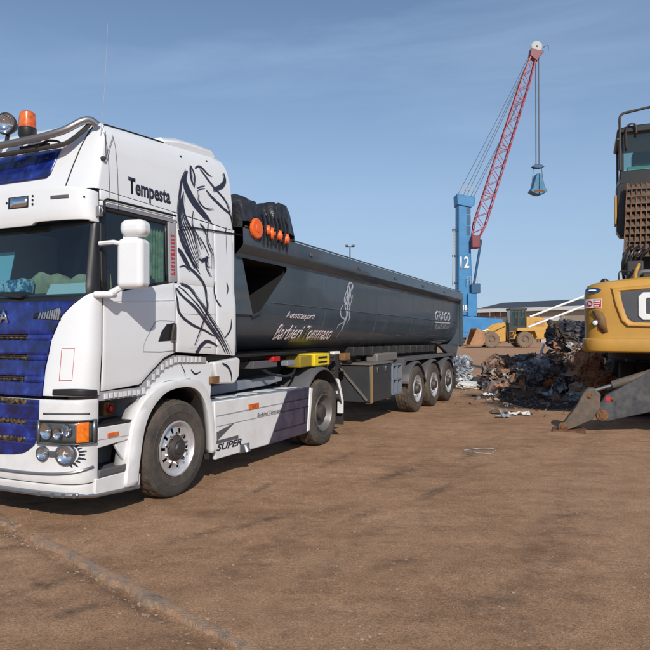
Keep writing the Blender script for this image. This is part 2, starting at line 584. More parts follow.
def axis(lo, hi, st, far):
    a = list(np.arange(lo, hi, st))
    l_, r_ = [], []
    q, s = lo, st
    while q > -far:
        s *= 1.35
        q -= s
        l_.append(q)
    q, s = a[-1], st
    while q < far:
        s *= 1.35
        q += s
        r_.append(q)
    return np.array(l_[::-1] + a + r_)
gx = axis(-6.0, 11.0, 0.05, 3500)
gy = axis(2.2, 22.0, 0.05, 3500)
GX, GY = np.meshgrid(gx, gy)
GZ = ground_z(GX, GY)
nx, ny = len(gx), len(gy)
co = np.stack([GX, GY, GZ], -1).reshape(-1, 3)
idx = np.arange(nx * ny).reshape(ny, nx)
quads = np.stack([idx[:-1, :-1], idx[:-1, 1:], idx[1:, 1:], idx[1:, :-1]], -1).reshape(-1, 4)
me = bpy.data.meshes.new('ground')
me.vertices.add(len(co))
me.vertices.foreach_set('co', co.ravel())
me.loops.add(quads.size)
me.loops.foreach_set('vertex_index', quads.ravel().astype(np.int32))
me.polygons.add(len(quads))
me.polygons.foreach_set('loop_start', np.arange(0, quads.size, 4, dtype=np.int32))
me.polygons.foreach_set('use_smooth', np.ones(len(quads), bool))
me.update()
# machine's shadow painted in with some oily dirt by the scrap heap, damp patches and tread marks in the yard
X, Y = co[:, 0], co[:, 1]
wob = fbm(X * 1.1 + 3, Y * 1.1, 21, 4) - 0.47
wob2 = fbm(X * 5 + 3, Y * 5, 27, 3) - 0.44
def ell(cx, cy, rx, ry, ang, soft):
    ca, sa = math.cos(ang), math.sin(ang)
    u = ((X - cx) * ca + (Y - cy) * sa) / rx
    v = (-(X - cx) * sa + (Y - cy) * ca) / ry
    return np.clip((1 - np.hypot(u, v) + wob * 0.9 + wob2 * 0.35) / soft, 0, 1)
oil_shade = np.maximum.reduce([ell(5.2, 16.6, 1.2, 1.5, 0.2, 0.3), ell(5.8, 18.6, 2.1, 1.7, 0.0, 0.4), ell(7.4, 17.3, 3.2, 3.4, 0.0, 0.4), ell(8.6, 14.6, 3.4, 2.0, 0, 0.5)])
damp = np.zeros(len(X))
rs = np.random.RandomState(4)
for cx, cy, rx, ry, a in ((-2.05, 4.75, .34, .08, .5), (-1.62, 4.35, .22, .05, .5), (-1.35, 4.55, .10, .04, 0), (-2.5, 4.5, .3, .1, .6), (-2.7, 5.6, .35, .07, .3),
                          (-1.1, 5.9, .45, .07, .55), (-0.6, 6.3, .5, .07, .6), (0.35, 6.5, .4, .06, .7), (1.2, 7.4, .5, .07, .7), (0.9, 8.4, .7, .1, .75), (2.2, 9.9, .6, .1, .9),
                          (0.6, 5.2, .3, .10, .4), (1.15, 4.45, .35, .16, .3), (-3.0, 7.0, .5, .08, .4), (2.4, 6.5, .4, .1, .3), (0.2, 9.4, .8, .08, .9), (-0.75, 7.6, .6, .06, .95)):
    damp = np.maximum(damp, ell(cx, cy, rx * 1.3, ry * 1.5, a + 0.25, 0.9))
kd = (X - KA[0]) * KN[0] + (Y - KA[1]) * KN[1]
ks = (X - KA[0]) * KD[0] + (Y - KA[1]) * KD[1]
km = np.clip(1.25 - np.abs(kd + 0.105 + wob2 * 0.06) / (0.045 + 0.06 * vnoise(ks * 2.2, ks * 0, 41)), 0, 1) * (np.abs(kd) < .5)
damp = np.maximum(damp, 0.95 * km * np.clip(.55 + wob * 2, .25, 1))
# herring-bone tyre prints
lx = -((X - TX0) * BX + (Y - TY0) * BZ)
lyy = (X - TX0) * BZ - (Y - TY0) * BX
for c, w_, ph in ((1.75, .16, 0), (3.9, .17, .4), (2.4, .13, .8), (.75, .15, .2), (5.2, .16, .9)):
    band = np.clip(1 - np.abs(lyy - c - wob * 0.5) / w_, 0, 1)
    tr = (np.sin((lx + np.abs(lyy - c) * 0.6) * 2 * math.pi / 0.16 + ph) > 0.15) * np.clip(band * 3, 0, 1) * (vnoise(lx * 0.6 + c * 9, lyy * 0, 33) > 0.5)
    damp = np.maximum(damp, 0.42 * tr)
tag_o = me.attributes.new('oil_shade', 'FLOAT', 'POINT')
tag_o.data.foreach_set('value', oil_shade.astype(np.float32))
tag_d = me.attributes.new('damp', 'FLOAT', 'POINT')
tag_d.data.foreach_set('value', damp.astype(np.float32))

gm = bpy.data.materials.new('packed_earth')
gm.use_nodes = True
t = gm.node_tree
b = t.nodes['Principled BSDF']
k = t.links.new
b.inputs['Roughness'].default_value = 0.92
b.inputs['Specular IOR Level'].default_value = 0.25
tcg = t.nodes.new('ShaderNodeTexCoord')
def gnoise(scale, detail=8, rough=0.6, sx=1.0, sy=1.0, rot=0.0):
    mpp = t.nodes.new('ShaderNodeMapping')
    mpp.inputs['Scale'].default_value = (sx, sy, 1)
    mpp.inputs['Rotation'].default_value = (0, 0, rot)
    n = t.nodes.new('ShaderNodeTexNoise')
    n.inputs['Scale'].default_value = scale
    n.inputs['Detail'].default_value = detail
    n.inputs['Roughness'].default_value = rough
    k(tcg.outputs['Object'], mpp.inputs['Vector'])
    k(mpp.outputs['Vector'], n.inputs['Vector'])
    return n.outputs['Fac']
def gramp(fac, stops):
    r_ = t.nodes.new('ShaderNodeValToRGB')
    els = r_.color_ramp.elements
    els[0].position, els[0].color = stops[0][0], (*stops[0][1], 1)
    els[1].position, els[1].color = stops[-1][0], (*stops[-1][1], 1)
    for p_, c_ in stops[1:-1]:
        e = els.new(p_)
        e.color = (*c_, 1)
    k(fac, r_.inputs['Fac'])
    return r_.outputs['Color']
def gmix(fac, a, b_, mode='MIX', f=None):
    n = t.nodes.new('ShaderNodeMixRGB')
    n.blend_type = mode
    if fac is not None: k(fac, n.inputs['Fac'])
    else: n.inputs['Fac'].default_value = f
    for s_, q in (('Color1', a), ('Color2', b_)):
        if isinstance(q, tuple): n.inputs[s_].default_value = (*q, 1)
        else: k(q, n.inputs[s_])
    return n.outputs['Color']
base = gramp(gnoise(0.45, 10, 0.65), [(0.3, (0.37, 0.208, 0.113)), (0.5, (0.47, 0.272, 0.154)), (0.72, (0.55, 0.335, 0.200))])
fine = gramp(gnoise(55, 7, 0.78), [(0.33, (0.42, 0.40, 0.38)), (0.5, (1.0, 1.0, 1.0)), (0.68, (1.5, 1.47, 1.43))])
mid = gramp(gnoise(5.5, 8, 0.7), [(0.3, (0.72, 0.70, 0.68)), (0.52, (1, 1, 1)), (0.72, (1.20, 1.19, 1.17))])
streak = gramp(gnoise(1.6, 9, 0.68, 0.55, 1.5, R(50)), [(0.36, (0.72, 0.70, 0.68)), (0.5, (1, 1, 1)), (0.7, (1.10, 1.10, 1.10))])
cc = gmix(None, base, mid, 'MULTIPLY', 0.85)
grit = gramp(gnoise(190, 3, 0.8), [(0.36, (0.55, 0.53, 0.50)), (0.5, (1.0, 1.0, 1.0)), (0.66, (1.5, 1.48, 1.45))])
cc = gmix(None, cc, fine, 'MULTIPLY', 0.8)
cc = gmix(None, cc, grit, 'MULTIPLY', 0.7)
cc = gmix(None, cc, streak, 'MULTIPLY', 0.8)
# redder further out in the yard
sep = t.nodes.new('ShaderNodeSeparateXYZ')
k(tcg.outputs['Object'], sep.inputs[0])
mr = t.nodes.new('ShaderNodeMapRange')
mr.inputs['From Min'].default_value = 22
mr.inputs['From Max'].default_value = 45
mr.inputs['To Max'].default_value = 0.6
k(sep.outputs['Y'], mr.inputs['Value'])
cc = gmix(mr.outputs['Result'], cc, (0.46, 0.255, 0.14))
ao = t.nodes.new('ShaderNodeAttribute')
ao.attribute_name = 'oil_shade'
ad = t.nodes.new('ShaderNodeAttribute')
ad.attribute_name = 'damp'
dk = gramp(gnoise(6, 8, 0.7), [(0.35, (0.022, 0.018, 0.016)), (0.62, (0.060, 0.044, 0.034)), (0.75, (0.13, 0.09, 0.065))])
dn = t.nodes.new('ShaderNodeMath')
dn.operation = 'MULTIPLY'
k(ad.outputs['Fac'], dn.inputs[0])
k(gramp(gnoise(9, 8, 0.7), [(0.38, (0.1, 0.1, 0.1)), (0.6, (1, 1, 1))]), dn.inputs[1])
cc = gmix(dn.outputs[0], cc, (0.135, 0.088, 0.058))
om = t.nodes.new('ShaderNodeMath')
om.operation = 'MULTIPLY'
om.inputs[1].default_value = 0.95
k(ao.outputs['Fac'], om.inputs[0])
cc = gmix(om.outputs[0], cc, dk)
k(cc, b.inputs['Base Color'])
bh = t.nodes.new('ShaderNodeMath')
bh.operation = 'ADD'
k(gnoise(30, 8, 0.75), bh.inputs[0])
k(gnoise(120, 4, 0.7), bh.inputs[1])
bp = t.nodes.new('ShaderNodeBump')
bp.inputs['Strength'].default_value = 0.8
bp.inputs['Distance'].default_value = 0.016
k(bh.outputs[0], bp.inputs['Height'])
k(bp.outputs['Normal'], b.inputs['Normal'])
me.materials.append(gm)
ground = bpy.data.objects.new('ground', me)
COL.objects.link(ground)
tag(ground, 'packed brown earth of the scrap yard with tyre prints', kind='structure')

# sunken concrete kerb crossing the yard (one block per stone)
kerb = bpy.data.objects.new('kerb', None)
COL.objects.link(kerb)
kerb.location = (float(KA[0]), float(KA[1]), 0)
tag(kerb, 'worn sunken concrete kerb running diagonally across the earth', 'kerb', kind='structure')
rk = random.Random(3)
s0, LEN = 0.0, float(np.linalg.norm(KB - KA))
while s0 < LEN - 0.1:
    ln = rk.uniform(0.7, 1.05)
    if 2.02 < s0 + ln and s0 < 2.1:
        s0 += 0.2
        continue
    n = 40
    top = 0.0055 - 0.004 * (s0 / LEN) - (0.006 if s0 > 3.2 else 0) + rk.uniform(-.004, .004)
    mb = MB()
    rows = []
    for i in range(n + 1):
        a = s0 + (ln - 0.015) * i / n
        wl = 0.050 + .022 * noise.noise(Vector((a * 3.1, 2.2, 0))) + .014 * noise.noise(Vector((a * 11, 5.2, 0)))
        wr = 0.040 + .030 * noise.noise(Vector((a * 2.3, 8.2, 0))) + .010 * noise.noise(Vector((a * 9, 1.2, 0)))
        row = []
        for off, zz in ((-wl - .006, -.08), (-wl, top - .008), (-wl + .004, top + rk.uniform(-.001, .001)), (0.0, top + rk.uniform(-.0015, .0015)), (wr - .015, top + rk.uniform(-.002, .001)), (wr, top - .008), (wr + .01, -.08)):
            q = KD * a + KN * off
            row.append((q[0], q[1], zz))
        rows.append(row)
    mb.grid(rows)
    nn = len(mb.v)
    mb.f.append(tuple(range(7)))
    mb.f.append(tuple(range(nn - 7, nn)))
    mb.build('kerb_stone', 'concrete', kerb, ang=32)
    s0 += ln

# gravel and crumbs on the earth
rg = np.random.RandomState(12)
mb = MB()
def pebble(x, y, r_, z=None):
    zz = float(ground_z(x, y)) if z is None else z
    a = rg.rand() * 6.28
    ca, sa = math.cos(a), math.sin(a)
    sx, sy, sz = r_ * rg.uniform(.7, 1.4), r_ * rg.uniform(.6, 1.0), r_ * rg.uniform(.4, .8)
    vs = []
    for q in ((1, 0, 0), (-1, 0, 0), (0, 1, 0), (0, -1, 0), (0.2, 0.1, 1), (0, 0, -.6), (.6, .6, .5), (-.6, -.5, .6)):
        px, py, pz = q[0] * sx, q[1] * sy, q[2] * sz
        vs.append((x + px * ca - py * sa, y + px * sa + py * ca, zz + pz * .8 + sz * .1))
    mb.add(vs, [(0, 6, 4), (6, 2, 4), (2, 7, 4) if False else (2, 1, 4), (1, 7, 4), (7, 3, 4), (3, 0, 4), (0, 2, 6), (1, 3, 7), (0, 5, 2), (2, 5, 1), (1, 5, 3), (3, 5, 0)])
for i in range(6500):
    v_ = rg.rand() ** 1.6
    yy = 3.4 + v_ * 16
    xx = (rg.rand() * 1.2 - 0.6) * yy * 1.05
    pebble(xx, yy, 0.004 + 0.012 * rg.rand() ** 4)
for i in range(420):
    s_ = rg.rand() * LEN
    q = KA + KD * s_ + KN * rg.normal(-0.09, 0.05)
    pebble(q[0], q[1], 0.006 + 0.014 * rg.rand() ** 2)
tag(mb.build('gravel', 'pebble', smooth=False, fix=False), 'fine stones and crumbs scattered over the earth', kind='stuff')
# ------------------------------------------------------------------ tractor unit
# truck frame: x forward, y left (0 = outer face of the left wheels), z up, origin under the left front wheel
TR = math.atan2(-BZ, -BX)
truck = thing('tractor_unit', 'white cab tractor unit with blue grille, horse decal and roof light bar', 'truck', (TX0, TY0, 0), TR)
XS, YC = 1.12, -1.25
YS = [(0.25, -.03), (1.25, -.02), (1.6, 0), (2.12, 0), (2.2, -.02), (2.9, -.04), (3.2, -.05), (3.7, -.09)]
XF = [(.25, 1.40), (.33, 1.45), (.5, 1.47), (1.18, 1.46), (1.2, 1.44), (2.1, 1.38), (2.14, 1.36), (2.85, 1.24), (3.2, 1.2), (3.7, 1.02)]
XV = [(2.75, 1.345), (2.95, 1.375), (3.2, 1.365)]
def surf(p, z, off=0.0, xf=XF):
    ys = lerp(YS, z) + off
    xx = lerp(xf, z) + off
    if p < 0: return (XS + p, ys, z)
    if p > 2: return (XS - (p - 2), 2 * YC - ys, z)
    a = p * math.pi / 2
    ca, sa = math.cos(a), max(0.0, math.sin(a))
    return (XS + (xx - XS) * sa ** .5, YC + (ys - YC) * math.copysign(abs(ca) ** .5, ca), z)
def pgrid(mb, fn, ns, nt_, off=0.0, xf=XF):
    """fn(s,t) -> (p,z); rows by s"""
    rows = []
    for i in range(ns + 1):
        row = []
        for j in range(nt_ + 1):
            p, z = fn(i / ns, j / nt_)
            row.append(surf(p, z, off, xf))
        rows.append(row)
    # orientation: outward normals
    m, n = ns + 1, nt_ + 1
    mb.add([q for r_ in rows for q in r_], [(i * n + j, i * n + j + 1, (i + 1) * n + j + 1, (i + 1) * n + j) for i in range(ns) for j in range(nt_)])
    return mb
def panel(name, fn, m, ns=12, nt_=10, off=0.0, solid=0.02, parent=truck, xf=XF, bevel=0.004):
    mb = MB()
    pgrid(mb, fn, ns, nt_, off, xf)
    return mb.build(name, m, parent, fix=False, solid=solid, bevel=bevel, ang=50)
def rect(p0, p1, z0, z1):
    return lambda s, t_: (p0 + (p1 - p0) * s, z0 + (z1 - z0) * t_)
mir = lambda fn: (lambda s, t_: (lambda q: (2 - q[0], q[1]))(fn(1 - s, t_)))

# --- cab corner panels, grille, windscreen, visor
PE = [(1.19, .732), (1.445, .727), (1.725, .69), (1.94, .605), (2.04, .49), (2.09, .40), (2.14, .30), (2.17, .19)]
cornr = lambda s, t_: (lambda z: (.004 + (lerp(PE, z) - .012 - .004) * s, z))(1.205 + (2.165 - 1.205) * t_)
panel('corner_panel', cornr, 'white', 18, 24)
panel('corner_panel', mir(cornr), 'white', 10, 8)
# upper grille: painted frame with real slots and dark mesh behind
SL = [(1.752, .056), (1.562, .056), (1.355, .06)]
mb = MB()
edge = lambda z: lerp(PE, z)
zs = [1.20]
for zc, hh in SL[::-1]:
    zs += [zc - hh / 2, zc + hh / 2]
zs += [2.09]
for a_, b_ in zip(zs[0::2], zs[1::2]):
    pgrid(mb, lambda s, t_: (lambda z: (max(edge(z), .38) + (2 - 2 * max(edge(z), .38)) * s, z))(a_ + (b_ - a_) * t_), 40, 6, .004)
for zc, hh in SL:
    for sgn in (0, 1):
        f_ = lambda s, t_: (lambda z: (edge(z) + (.868 - edge(z)) * s, z))(zc - hh / 2 + hh * t_)
        pgrid(mb, f_ if not sgn else mir(f_), 6, 2, .004)
grille = mb.build('grille', 'blue', truck, fix=False, solid=.03, bevel=.006, ang=50)
M['gmesh'] = mat('grille_mesh', (0.012, 0.012, 0.014), 0.5, col2=(0.26, 0.15, 0.05), ns=26, lo=0.45, hi=0.62)
mb = MB()
for zc, hh in SL:
    pgrid(mb, rect(.86, 1.14, zc - hh / 2 - .01, zc + hh / 2 + .01), 16, 2, -.022)
mb.build('grille_mesh', 'gmesh', grille, fix=False, solid=.005)
mb = MB()
for zc, hh in SL:
    for q in (-.012, .012):
        pgrid(mb, rect(.88, 1.12, zc + q - .004, zc + q + .004), 16, 1, -.008)
mb.split('grille_bar', 'dark', grille, fix=False, solid=.008)
# corner vents with fins
for sg in (0, 1):
    mb = MB()
    f_ = lambda s, t_: (.60 + .235 * s, 1.905 + .02 * s + (.125 - .075 * s) * t_)
    pgrid(mb, mir(f_) if sg else f_, 8, 2, .008)
    vt = mb.build('corner_vent', 'black', grille, fix=False, solid=.012)
    if not sg:
        mb = MB()
        for i in range(9):
            s = .1 + i * .09
            p0, z0, z1 = .60 + .235 * s, 1.905 + .02 * s, 1.905 + .02 * s + (.125 - .075 * s)
            q0, q1 = surf(p0, z0 + .005, .012), surf(p0 - .012, z1 - .004, .012)
            mb.bar(q0, q1, .009, .014)
        mb.split('vent_fin', 'bluegrey', grille)
text('grille_lettering', 'SCANIA', 'chrome', grille, (1.408, -1.60, 1.885), (0, 1, 0), (-.05, 0, 1), .66, .125, bold=.01, depth=.012)
panel('cowl', lambda s, t_: (lambda p: (p, 2.085 + t_ * (.055 + .03 * max(0, .45 - min(p, 2 - p)))))(.20 + 1.60 * s), 'black', 40, 3, -.006, .03)
ws = panel('windscreen', rect(.285, 1.715, 2.135, 2.88), 'ws', 40, 10, 0, 0, bevel=0)
mb = MB()
pgrid(mb, rect(.275, 1.725, 2.80, 2.90), 30, 2, -.012)
mb.build('windscreen_band', 'black', ws, fix=False, solid=.006)
apil = lambda s, t_: (.004 + .281 * s, (2.175 - .03 * s) + (.70) * t_)
panel('a_pillar', apil, 'black', 8, 8)
panel('a_pillar', mir(apil), 'black', 8, 6)
visor = panel('sun_visor', lambda s, t_: (lambda p: (p, (lambda zb: zb + (lerp([(0, 3.125), (.5, 3.165), (1, 3.195)], min(p, 2 - p)) - zb) * t_)(2.838 + (.012 if .15 < p < 1.85 else 0) - (.028 if .85 < p < 1.15 else 0))))(.004 + 1.992 * s), 'white', 60, 8, 0, .04, xf=XV)
mb = MB()
pgrid(mb, rect(.875, .971, 2.995, 3.112), 4, 2, .006, XV)
vl = mb.build('visor_lamp', 'black', visor, fix=False, solid=.02, bevel=.006)
mb = MB()
pgrid(mb, rect(.884, .962, 3.005, 3.102), 4, 2, .010, XV)
mb.build('visor_lamp_lens', 'reflector', visor, fix=False, solid=.006)
mb = MB()
pgrid(mb, rect(.495, .70, 3.05, 3.085), 6, 2, .006, XV)
mb.build('marker_lamp', 'grey', visor, fix=False, solid=.012, bevel=.004)
mb = MB()
for p_, z_ in ((.845, 3.10), (.845, 3.06), (.845, 3.02), (.25, 3.06), (.975, 3.06)):
    q = Vector(surf(p_, z_, .003, XV))
    mb.lathe([(0, .008), (.010, .006), (.012, 0)], q, 8, 'x')
mb.split('visor_bolt', 'black', visor)
mb = MB()
mb.box(1.14, 1.19, -.035, .012, 2.885, 2.985)
mb.tube([(1.165, .012, 2.90), (1.165, .03, 2.935), (1.165, .012, 2.975)], .012, 6)
mb.build('visor_bracket', 'steel', visor, bevel=.008)
mb = MB()
for yy in (-.75, -1.75):
    mb.bar((1.375, yy, 2.15), (1.385, yy - .66, 2.20), .025, .02)
    mb.bar((1.39, yy - .02, 2.135), (1.375, yy - .33, 2.17), .03, .025)
mb.split('wiper', 'black', truck)

# --- bumper with headlamps
bumper = panel('bumper', rect(.006, 1.994, .40, 1.175), 'white_low', 70, 16, 0, .03, bevel=.008)
mb = MB()
low = lambda s, t_: (lambda z: (.02 + 1.96 * s, z))(.285 + .105 * t_)
pgrid(mb, low, 60, 4, -.004)
mb.build('bumper_valance', 'white_low', bumper, fix=False, solid=.03, bevel=.006)
mb = MB()
mb.tube([surf(p_, .30, .012) for p_ in np.linspace(.30, 1.70, 60)], .026, 8)
mb.build('bumper_pipe', 'steel', bumper)
for p_ in (.36, .5, .62, .74):
    mb = MB()
    q = surf(p_, .30, .03)
    mb.cyl((q[0] - .03, q[1] - .012, q[2]), (q[0] + .012, q[1] + .008, q[2]), .022, 8)
    mb.build('pipe_lamp', 'housing', bumper)
mb = MB()
mb.tube([surf(p_, .485 + .07 * (1 - min(p_, 2 - p_)) ** 2, .006) for p_ in np.linspace(.05, 1.95, 70)], .014, 6)
mb.build('bumper_trim', 'steel', bumper)
mb = MB()
pgrid(mb, lambda s, t_: (.10 + .60 * s, 1.035 + .018 * t_ + .02 * s * (1 - s)), 12, 1, .003)
pgrid(mb, mir(lambda s, t_: (.10 + .60 * s, 1.035 + .018 * t_)), 12, 1, .003)
mb.split('lamp_brow', 'grey', bumper, fix=False, solid=.01)
PB = [(.62, 1.0), (.635, .93), (.655, .86), (.69, .815), (.75, .765), (.85, .738), (1.17, .735)]
SL2 = [(1.145, .05), (.957, .05), (.79, .05)]
mb = MB()
zs = [.625, .79 - .025, .79 + .025, .957 - .025, .957 + .025, 1.12]
for a_, b_ in zip(zs[0::2], zs[1::2]):
    pgrid(mb, lambda s, t_: (lambda z: (lerp(PB, z) + (2 - 2 * lerp(PB, z)) * s, z))(a_ + (b_ - a_) * t_), 40, 8, .006)
for zc, hh in SL2:
    for sg in (0, 1):
        f_ = lambda s, t_: (lambda z: (lerp(PB, z) + (.835 - lerp(PB, z)) * s, z))(zc - hh / 2 + hh * t_)
        pgrid(mb, f_ if not sg else mir(f_), 4, 2, .006)
lowg = mb.build('lower_grille', 'blue', bumper, fix=False, solid=.008, bevel=.002, ang=50)
mb = MB()
for zc, hh in SL2:
    pgrid(mb, rect(.83, 1.17, zc - hh / 2 - .004, zc + hh / 2 + .004), 16, 1, .003)
mb.build('lower_grille_mesh', 'gmesh', bumper, fix=False, solid=.002)
for sg in (0, 1):
    F = (lambda f_: f_) if not sg else mir
    hl = MB()
    pgrid(hl, F(lambda s, t_: (.03 + .712 * s, .772 + .012 * s + (.213 - .01 * s) * t_)), 24, 4, .004)
    hl = hl.build('headlamp', 'housing', bumper, fix=False, solid=.004)
    fr = MB()
    for za, zb_ in ((.768, .780), (.978, .990)):
        pgrid(fr, F(lambda s, t_: (.03 + .712 * s, za + (zb_ - za) * t_)), 24, 1, .034)
    for pa, pb in ((.03, .065), (.725, .742)):
        pgrid(fr, F(lambda s, t_: (pa + (pb - pa) * s, .772 + .213 * t_)), 2, 2, .034)
    fr.build('headlamp_frame', 'housing', bumper, fix=False, solid=.03)
    ln_ = MB()
    pgrid(ln_, F(lambda s, t_: (.335 + .39 * s, .78 + .2 * t_)), 14, 3, .032)
    ln_.build('headlamp_lens', 'lens', bumper, fix=False)
    ind = MB()
    pgrid(ind, F(lambda s, t_: (.125 + .19 * s, .785 + .185 * t_)), 8, 4, .030)
    ind.build('indicator', 'orange', bumper, fix=False, solid=.02, bevel=.006)
    bw = MB()
    for p_, r_, zz in ((.655, .075, .885), (.53, .055, .865), (.42, .06, .90)):
        q = Vector(surf(2 - p_ if sg else p_, zz, .008))
        bw.lathe([(r_, .018), (r_ * .9, .012), (r_ * .55, .004), (.012, .0), (.010, .02), (0, .022)], q, 20, 'x')
    bw.build('headlamp_bowl', 'reflector', bumper)
    for p_, r_ in ((.687, .070), (.443, .098)):
        q = Vector(surf(2 - p_ if sg else p_, .677, .0))
        tilt = (0.30 if p_ < .5 else 0.1) * (-1 if sg else 1)
        mm = Matrix.Translation(q) @ Matrix.Rotation(tilt, 4, 'Z')
        a = MB()
        a.lathe([(r_, -.02), (r_, .025), (r_ * .82, .032), (r_ * .8, .02)], (0, 0, 0), 24, 'x')
        a.v = [tuple(mm @ Vector(w)) for w in a.v]
        fl = a.build('fog_lamp', 'housing', bumper)
        a = MB()
        a.lathe([(r_ * .8, .02), (r_ * .6, .006), (r_ * .3, .0), (.012, .0), (.01, .016), (0, .018)], (0, 0, 0), 24, 'x')
        a.v = [tuple(mm @ Vector(w)) for w in a.v]
        a.build('fog_lamp_reflector', 'reflector', bumper)
        a = MB()
        a.lathe([(r_ * .81, .024), (r_ * .5, .034), (0, .038)], (0, 0, 0), 24, 'x')
        a.v = [tuple(mm @ Vector(w)) for w in a.v]
        a.build('fog_lamp_lens', 'lens', bumper)
    if not sg:
        a = MB()
        q0, q1 = surf(.63, .68, .012), surf(.53, .68, .012)
        a.bar(q0, q1, .03, .05)
        a.build('fog_lamp_bridge', 'housing', bumper, bevel=.008)
        a = MB()     # small sun burst sticker beside the fog lamp
        for i in range(9):
            an = -1.15 + i * .27
            r0, r1 = .10, .132 + .016 * (i % 2)
            c_ = Vector(surf(.443, .677))
            yy0, zz0 = math.cos(an) * r0, math.sin(an) * r0
            yy1, zz1 = math.cos(an) * r1, math.sin(an) * r1
            pts = []
            for yy, zz, w_ in ((yy0, zz0, .012), (yy1, zz1, .004)):
                for s_ in (-1, 1):
                    y_, z_ = c_.y + yy - math.sin(an) * w_ * s_, c_.z + zz + math.cos(an) * w_ * s_
                    # x on the bumper for this y
                    tt = min(.985, abs((y_ - YC) / (lerp(YS, z_) - YC)))
                    x_ = XS + (lerp(XF, z_) - XS) * (max(0, 1 - tt ** 4)) ** .25
                    pts.append((x_ + .004, y_ + .003, z_))
            a.add(pts, [(0, 1, 3, 2)])
        a.build('sticker', 'decal', bumper, fix=False)
mb = MB()
f_ = lambda s, t_: (.03 + .60 * s, 1.205 + .012 * s + (.055 + .012 * math.sin(math.pi * s)) * t_)
pgrid(mb, f_, 14, 3, .03)
pgrid(mb, mir(f_), 14, 3, .03)
mb.split('corner_lip', 'black', truck, fix=False, solid=.03, bevel=.01)
# red outlined plate on the corner panel
a = MB()
for pa, pb, za, zb_ in ((.41, .415, 1.37, 1.655), (.567, .572, 1.345, 1.635), (.41, .57, 1.645, 1.650), (.41, .57, 1.352, 1.357)):
    pgrid(a, rect(pa, pb, za, zb_), 3, 3, .003)
a.build('red_outline_decal', 'red', truck, fix=False)

# --- left side panels
DB = [(.05, 1.575), (.24, 1.52), (.44, 1.38), (.59, 1.262), (1.1, 1.235), (1.2, 1.235)]
sill = lambda x: 2.335 - (x - .14) * .172
def sidep(x0, x1, z0, z1):
    def fn(s, t_):
        x = x0 + (x1 - x0) * s
        a_ = z0(x) if callable(z0) else z0
        b_ = z1(x) if callable(z1) else z1
        return (x - XS, a_ + (b_ - a_) * t_)
    return fn
zb_roof = lambda x: 3.122 + x * .036
door = panel('door', sidep(.045, 1.116, lambda x: lerp(DB, x) + .005, lambda x: sill(x) - .012), 'white', 26, 14)
for x0, x1 in ((1.045, 1.116), (.135, .165)):
    mb = MB()
    pgrid(mb, sidep(x0, x1, lambda x: sill(x), 2.985), 3, 6, -.008)
    mb.split('window_frame', 'black', door, fix=False, solid=.03)
mb = MB()
pgrid(mb, sidep(.135, 1.116, 2.96, 3.0), 8, 2, -.006)
pgrid(mb, sidep(.135, 1.116, lambda x: sill(x) - .008, lambda x: sill(x) + .016), 8, 2, -.006)
mb.split('window_frame', 'black', door, fix=False, solid=.03)
mb = MB()
pgrid(mb, sidep(.165, 1.045, lambda x: sill(x) + .016, 2.96), 6, 6, -.02)
mb.build('window', 'sideglass', door, fix=False)
mb = MB()
pgrid(mb, sidep(.60, .63, lambda x: sill(x), 2.97), 2, 6, -.014)
mb.build('window_divider', 'black', door, fix=False, solid=.02)
mb = MB()
pgrid(mb, sidep(.045, 1.116, 3.004, 3.05), 8, 2, .004)
mb.build('door_top', 'white', door, fix=False, solid=.03, bevel=.005)
mb = MB()
mb.tube([(1.116, .004, 2.93), (1.116, .004, 3.04), (1.08, .0, 3.065), (.05, -.0, 3.068)], .012, 6)
mb.build('rain_gutter', 'seal_and_shade', truck)
panel('b_pillar', sidep(-.01, .128, lambda x: sill(x) - .005, 2.995), 'lgrey', 3, 6, .002)
mb = MB()
zz = 2.42
rq = random.Random(2)
while zz < 2.86:
    h_ = rq.uniform(.022, .038)
    for j in range(2):
        x_ = .035 + .034 * j
        mb.box(x_, x_ + .026, lerp(YS, zz) + .003, lerp(YS, zz) + .006, zz, zz + h_ * rq.uniform(.55, 1))
    zz += h_ + .012
tag(mb.build('red_lettering', 'red', truck), kind='stuff')
# door handle recess
a = MB()
HR = [(.57, 1.60), (.55, 1.70), (.40, 1.885), (.34, 1.92), (.07, 1.92)]
q = smoothline(HR, 5)
a.tube([(w.x, .002, w.y) for w in q] + [(.07, .002, 1.60), (.30, .002, 1.59), (.57, .002, 1.60)], .005, 5)
a.build('door_crease', 'lgrey', door)
a = MB()
a.prism([(.34, 1.70), (.08, 1.71), (.07, 1.90), (.20, 1.885), (.29, 1.80)], -.01, .006)
a.build('handle_recess', 'black', door, bevel=.004)
a = MB()
a.prism([(.16, 1.71), (.075, 1.715), (.07, 1.895), (.12, 1.88)], .006, .035)
a.build('door_handle', 'dark', door, bevel=.01)
a = MB()
a.tube([(.085, .012, 1.70), (.085, .012, 1.585)], .012, 6)
a.build('door_lock', 'hub', door)
a = MB()
pgrid(a, sidep(.06, 1.10, lambda x: 2.085 + (1.1 - x) * .055, lambda x: 2.10 + (1.1 - x) * .055), 8, 1, .004)
a.build('door_rib', 'white', door, fix=False, solid=.01, bevel=.004)
